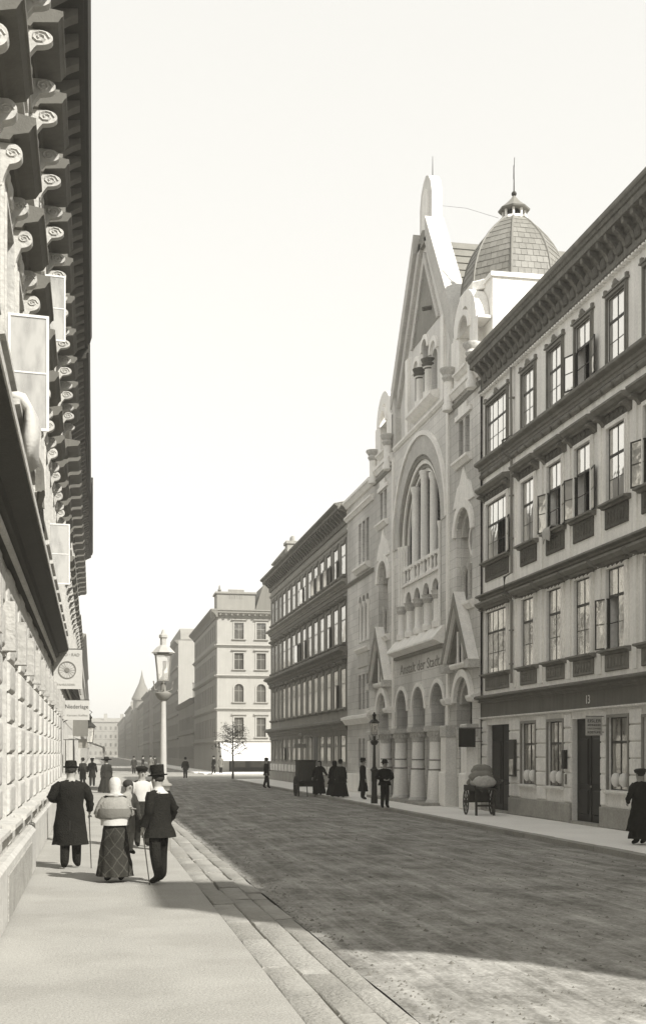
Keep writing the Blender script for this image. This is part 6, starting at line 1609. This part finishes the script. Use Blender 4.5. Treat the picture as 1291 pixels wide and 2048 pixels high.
# 6 woman in wide dark hat, 7 boy in short coat, farther along the left pavement
person('woman in wide dark hat and long dark dress walking away along the left pavement', (.66, 61.5, 0), BACK + .3, 1.72, coat={'m': 'cloth_dark', 'hem': .8, 'flare': .05}, skirt={'m': 'cloth_dark', 'hem': .05, 'w': .38}, hat='wide', width=1.15)
person('boy in dark knee-length coat under the far pale awning', (-.05, 74.0, 0), BACK, 1.68, coat={'m': 'cloth_black', 'hem': .55}, hat='cap', stride=.06)
person('bystander in dark clothes beside the boy under the far awning', (-.62, 75.5, 0), BACK + .4, 1.66, coat={'m': 'cloth_dark', 'hem': .4}, hat='bowler')
# right side of the street
person('man in hat with hands joined standing at the right kerb before the church', (10.45, 42.6, 0), .1, 1.70, arms=(((-.33, .02, 1.14), (-.10, -.2, 1.05)), ((.33, .02, 1.14), (.10, -.2, 1.06))), coat={'m': 'cloth_black', 'hem': .84}, hat='bowler', leg_m='cloth_black', feet=.09, width=1.05)
person('tall dark figure standing between the slender lamp and the church wing', (11.45, 50.6, 0), PI / 2, 1.74, coat={'m': 'cloth_black', 'hem': .35, 'flare': .02}, hat='soft')
person('dark woman with a bag, nearer of two walking before the ornate house', (10.95, 53.0, 0), BACK - .4, 1.66, coat={'m': 'cloth_dark', 'hem': .7, 'flare': .06}, skirt={'m': 'cloth_black', 'hem': .06, 'w': .36}, hat='soft', width=1.1)
person('dark woman with an open shawl, farther of two walking before the ornate house', (10.98, 54.6, 0), BACK + .3, 1.64, coat={'m': 'cloth_black', 'hem': .6, 'flare': .08}, skirt={'m': 'cloth_dark', 'hem': .06, 'w': .36}, scarf='cloth_black', hair_m=None, width=1.12)
person('woman in dark clothes stretching an arm towards two others by the ornate house', (10.65, 56.6, 0), -.6, 1.62, arms=(((-.30, .0, 1.14), (-.34, -.06, .9)), ((.36, -.1, 1.16), (.55, -.2, 1.0))), coat={'m': 'cloth_black', 'hem': .65, 'flare': .05}, skirt={'m': 'cloth_black', 'hem': .07, 'w': .34}, scarf='cloth_black', hair_m=None)
person('walking man in dark suit at the far corner of the ornate house', (9.95, 69.5, -.05), 1.2, 1.72, stride=.16, coat={'m': 'cloth_black', 'hem': .75}, hat='bowler')
person('woman in long dark coat seen from behind at the right edge of the picture', (11.75, 24.5, 0), BACK + .2, 1.63, arms=(((-.30, .0, 1.13), (-.22, -.16, .98)), ((.29, .0, 1.13), (.22, -.16, .98))), coat={'m': 'cloth_dark', 'hem': .32, 'flare': .07}, skirt={'m': 'cloth_dark', 'hem': .14, 'w': .26}, hair_m='hair', bun=True, hat='cap', hat_m='hair', width=1.05)
person('distant walker on the light crossing before the white corner house', (7.6, 101, -.1), BACK, 1.7, coat={'m': 'cloth_dark', 'hem': .7}, hat='bowler', stride=.15)
for i, (x, y_, lab) in enumerate(((3.9, 118, 'leftmost distant figure on the crossing beyond the lamp'), (4.9, 121, 'second distant figure on the crossing beyond the lamp'), (5.6, 119.5, 'third distant figure on the crossing beyond the lamp'), (6.2, 124, 'rightmost distant figure on the crossing beyond the lamp'), (11.6, 117.5, 'left one of two distant figures by the corner shop'), (12.4, 118.5, 'right one of two distant figures by the corner shop'))):
    person(lab, (x, y_, 0), i * 1.3, 1.66 + .04 * (i % 3), coat={'m': ('cloth_dark', 'cloth_black', 'cloth_mid')[i % 3], 'hem': .6}, hat=('bowler', 'soft', 'cap')[i % 3], stride=.08, group='distant figures at the crossing')
HAZE = 0.0008
# ================================================================== the air over the long street
hz = add('haze', MB().box(-120, 140, -60, 700, -1.5, 32).mesh('haze'), kind='stuff')
hm_ = bpy.data.materials.new('haze'); hm_.use_nodes = True
N = hm_.node_tree.nodes; L = hm_.node_tree.links
for n in list(N):
    if n.type != 'OUTPUT_MATERIAL': N.remove(n)
pv = N.new('ShaderNodeVolumePrincipled'); pv.inputs['Color'].default_value = tone(.97); pv.inputs['Density'].default_value = HAZE
pv.inputs['Anisotropy'].default_value = 0.2
L.new(pv.outputs['Volume'], [n for n in N if n.type == 'OUTPUT_MATERIAL'][0].inputs['Volume'])
hz.data.materials.append(hm_)
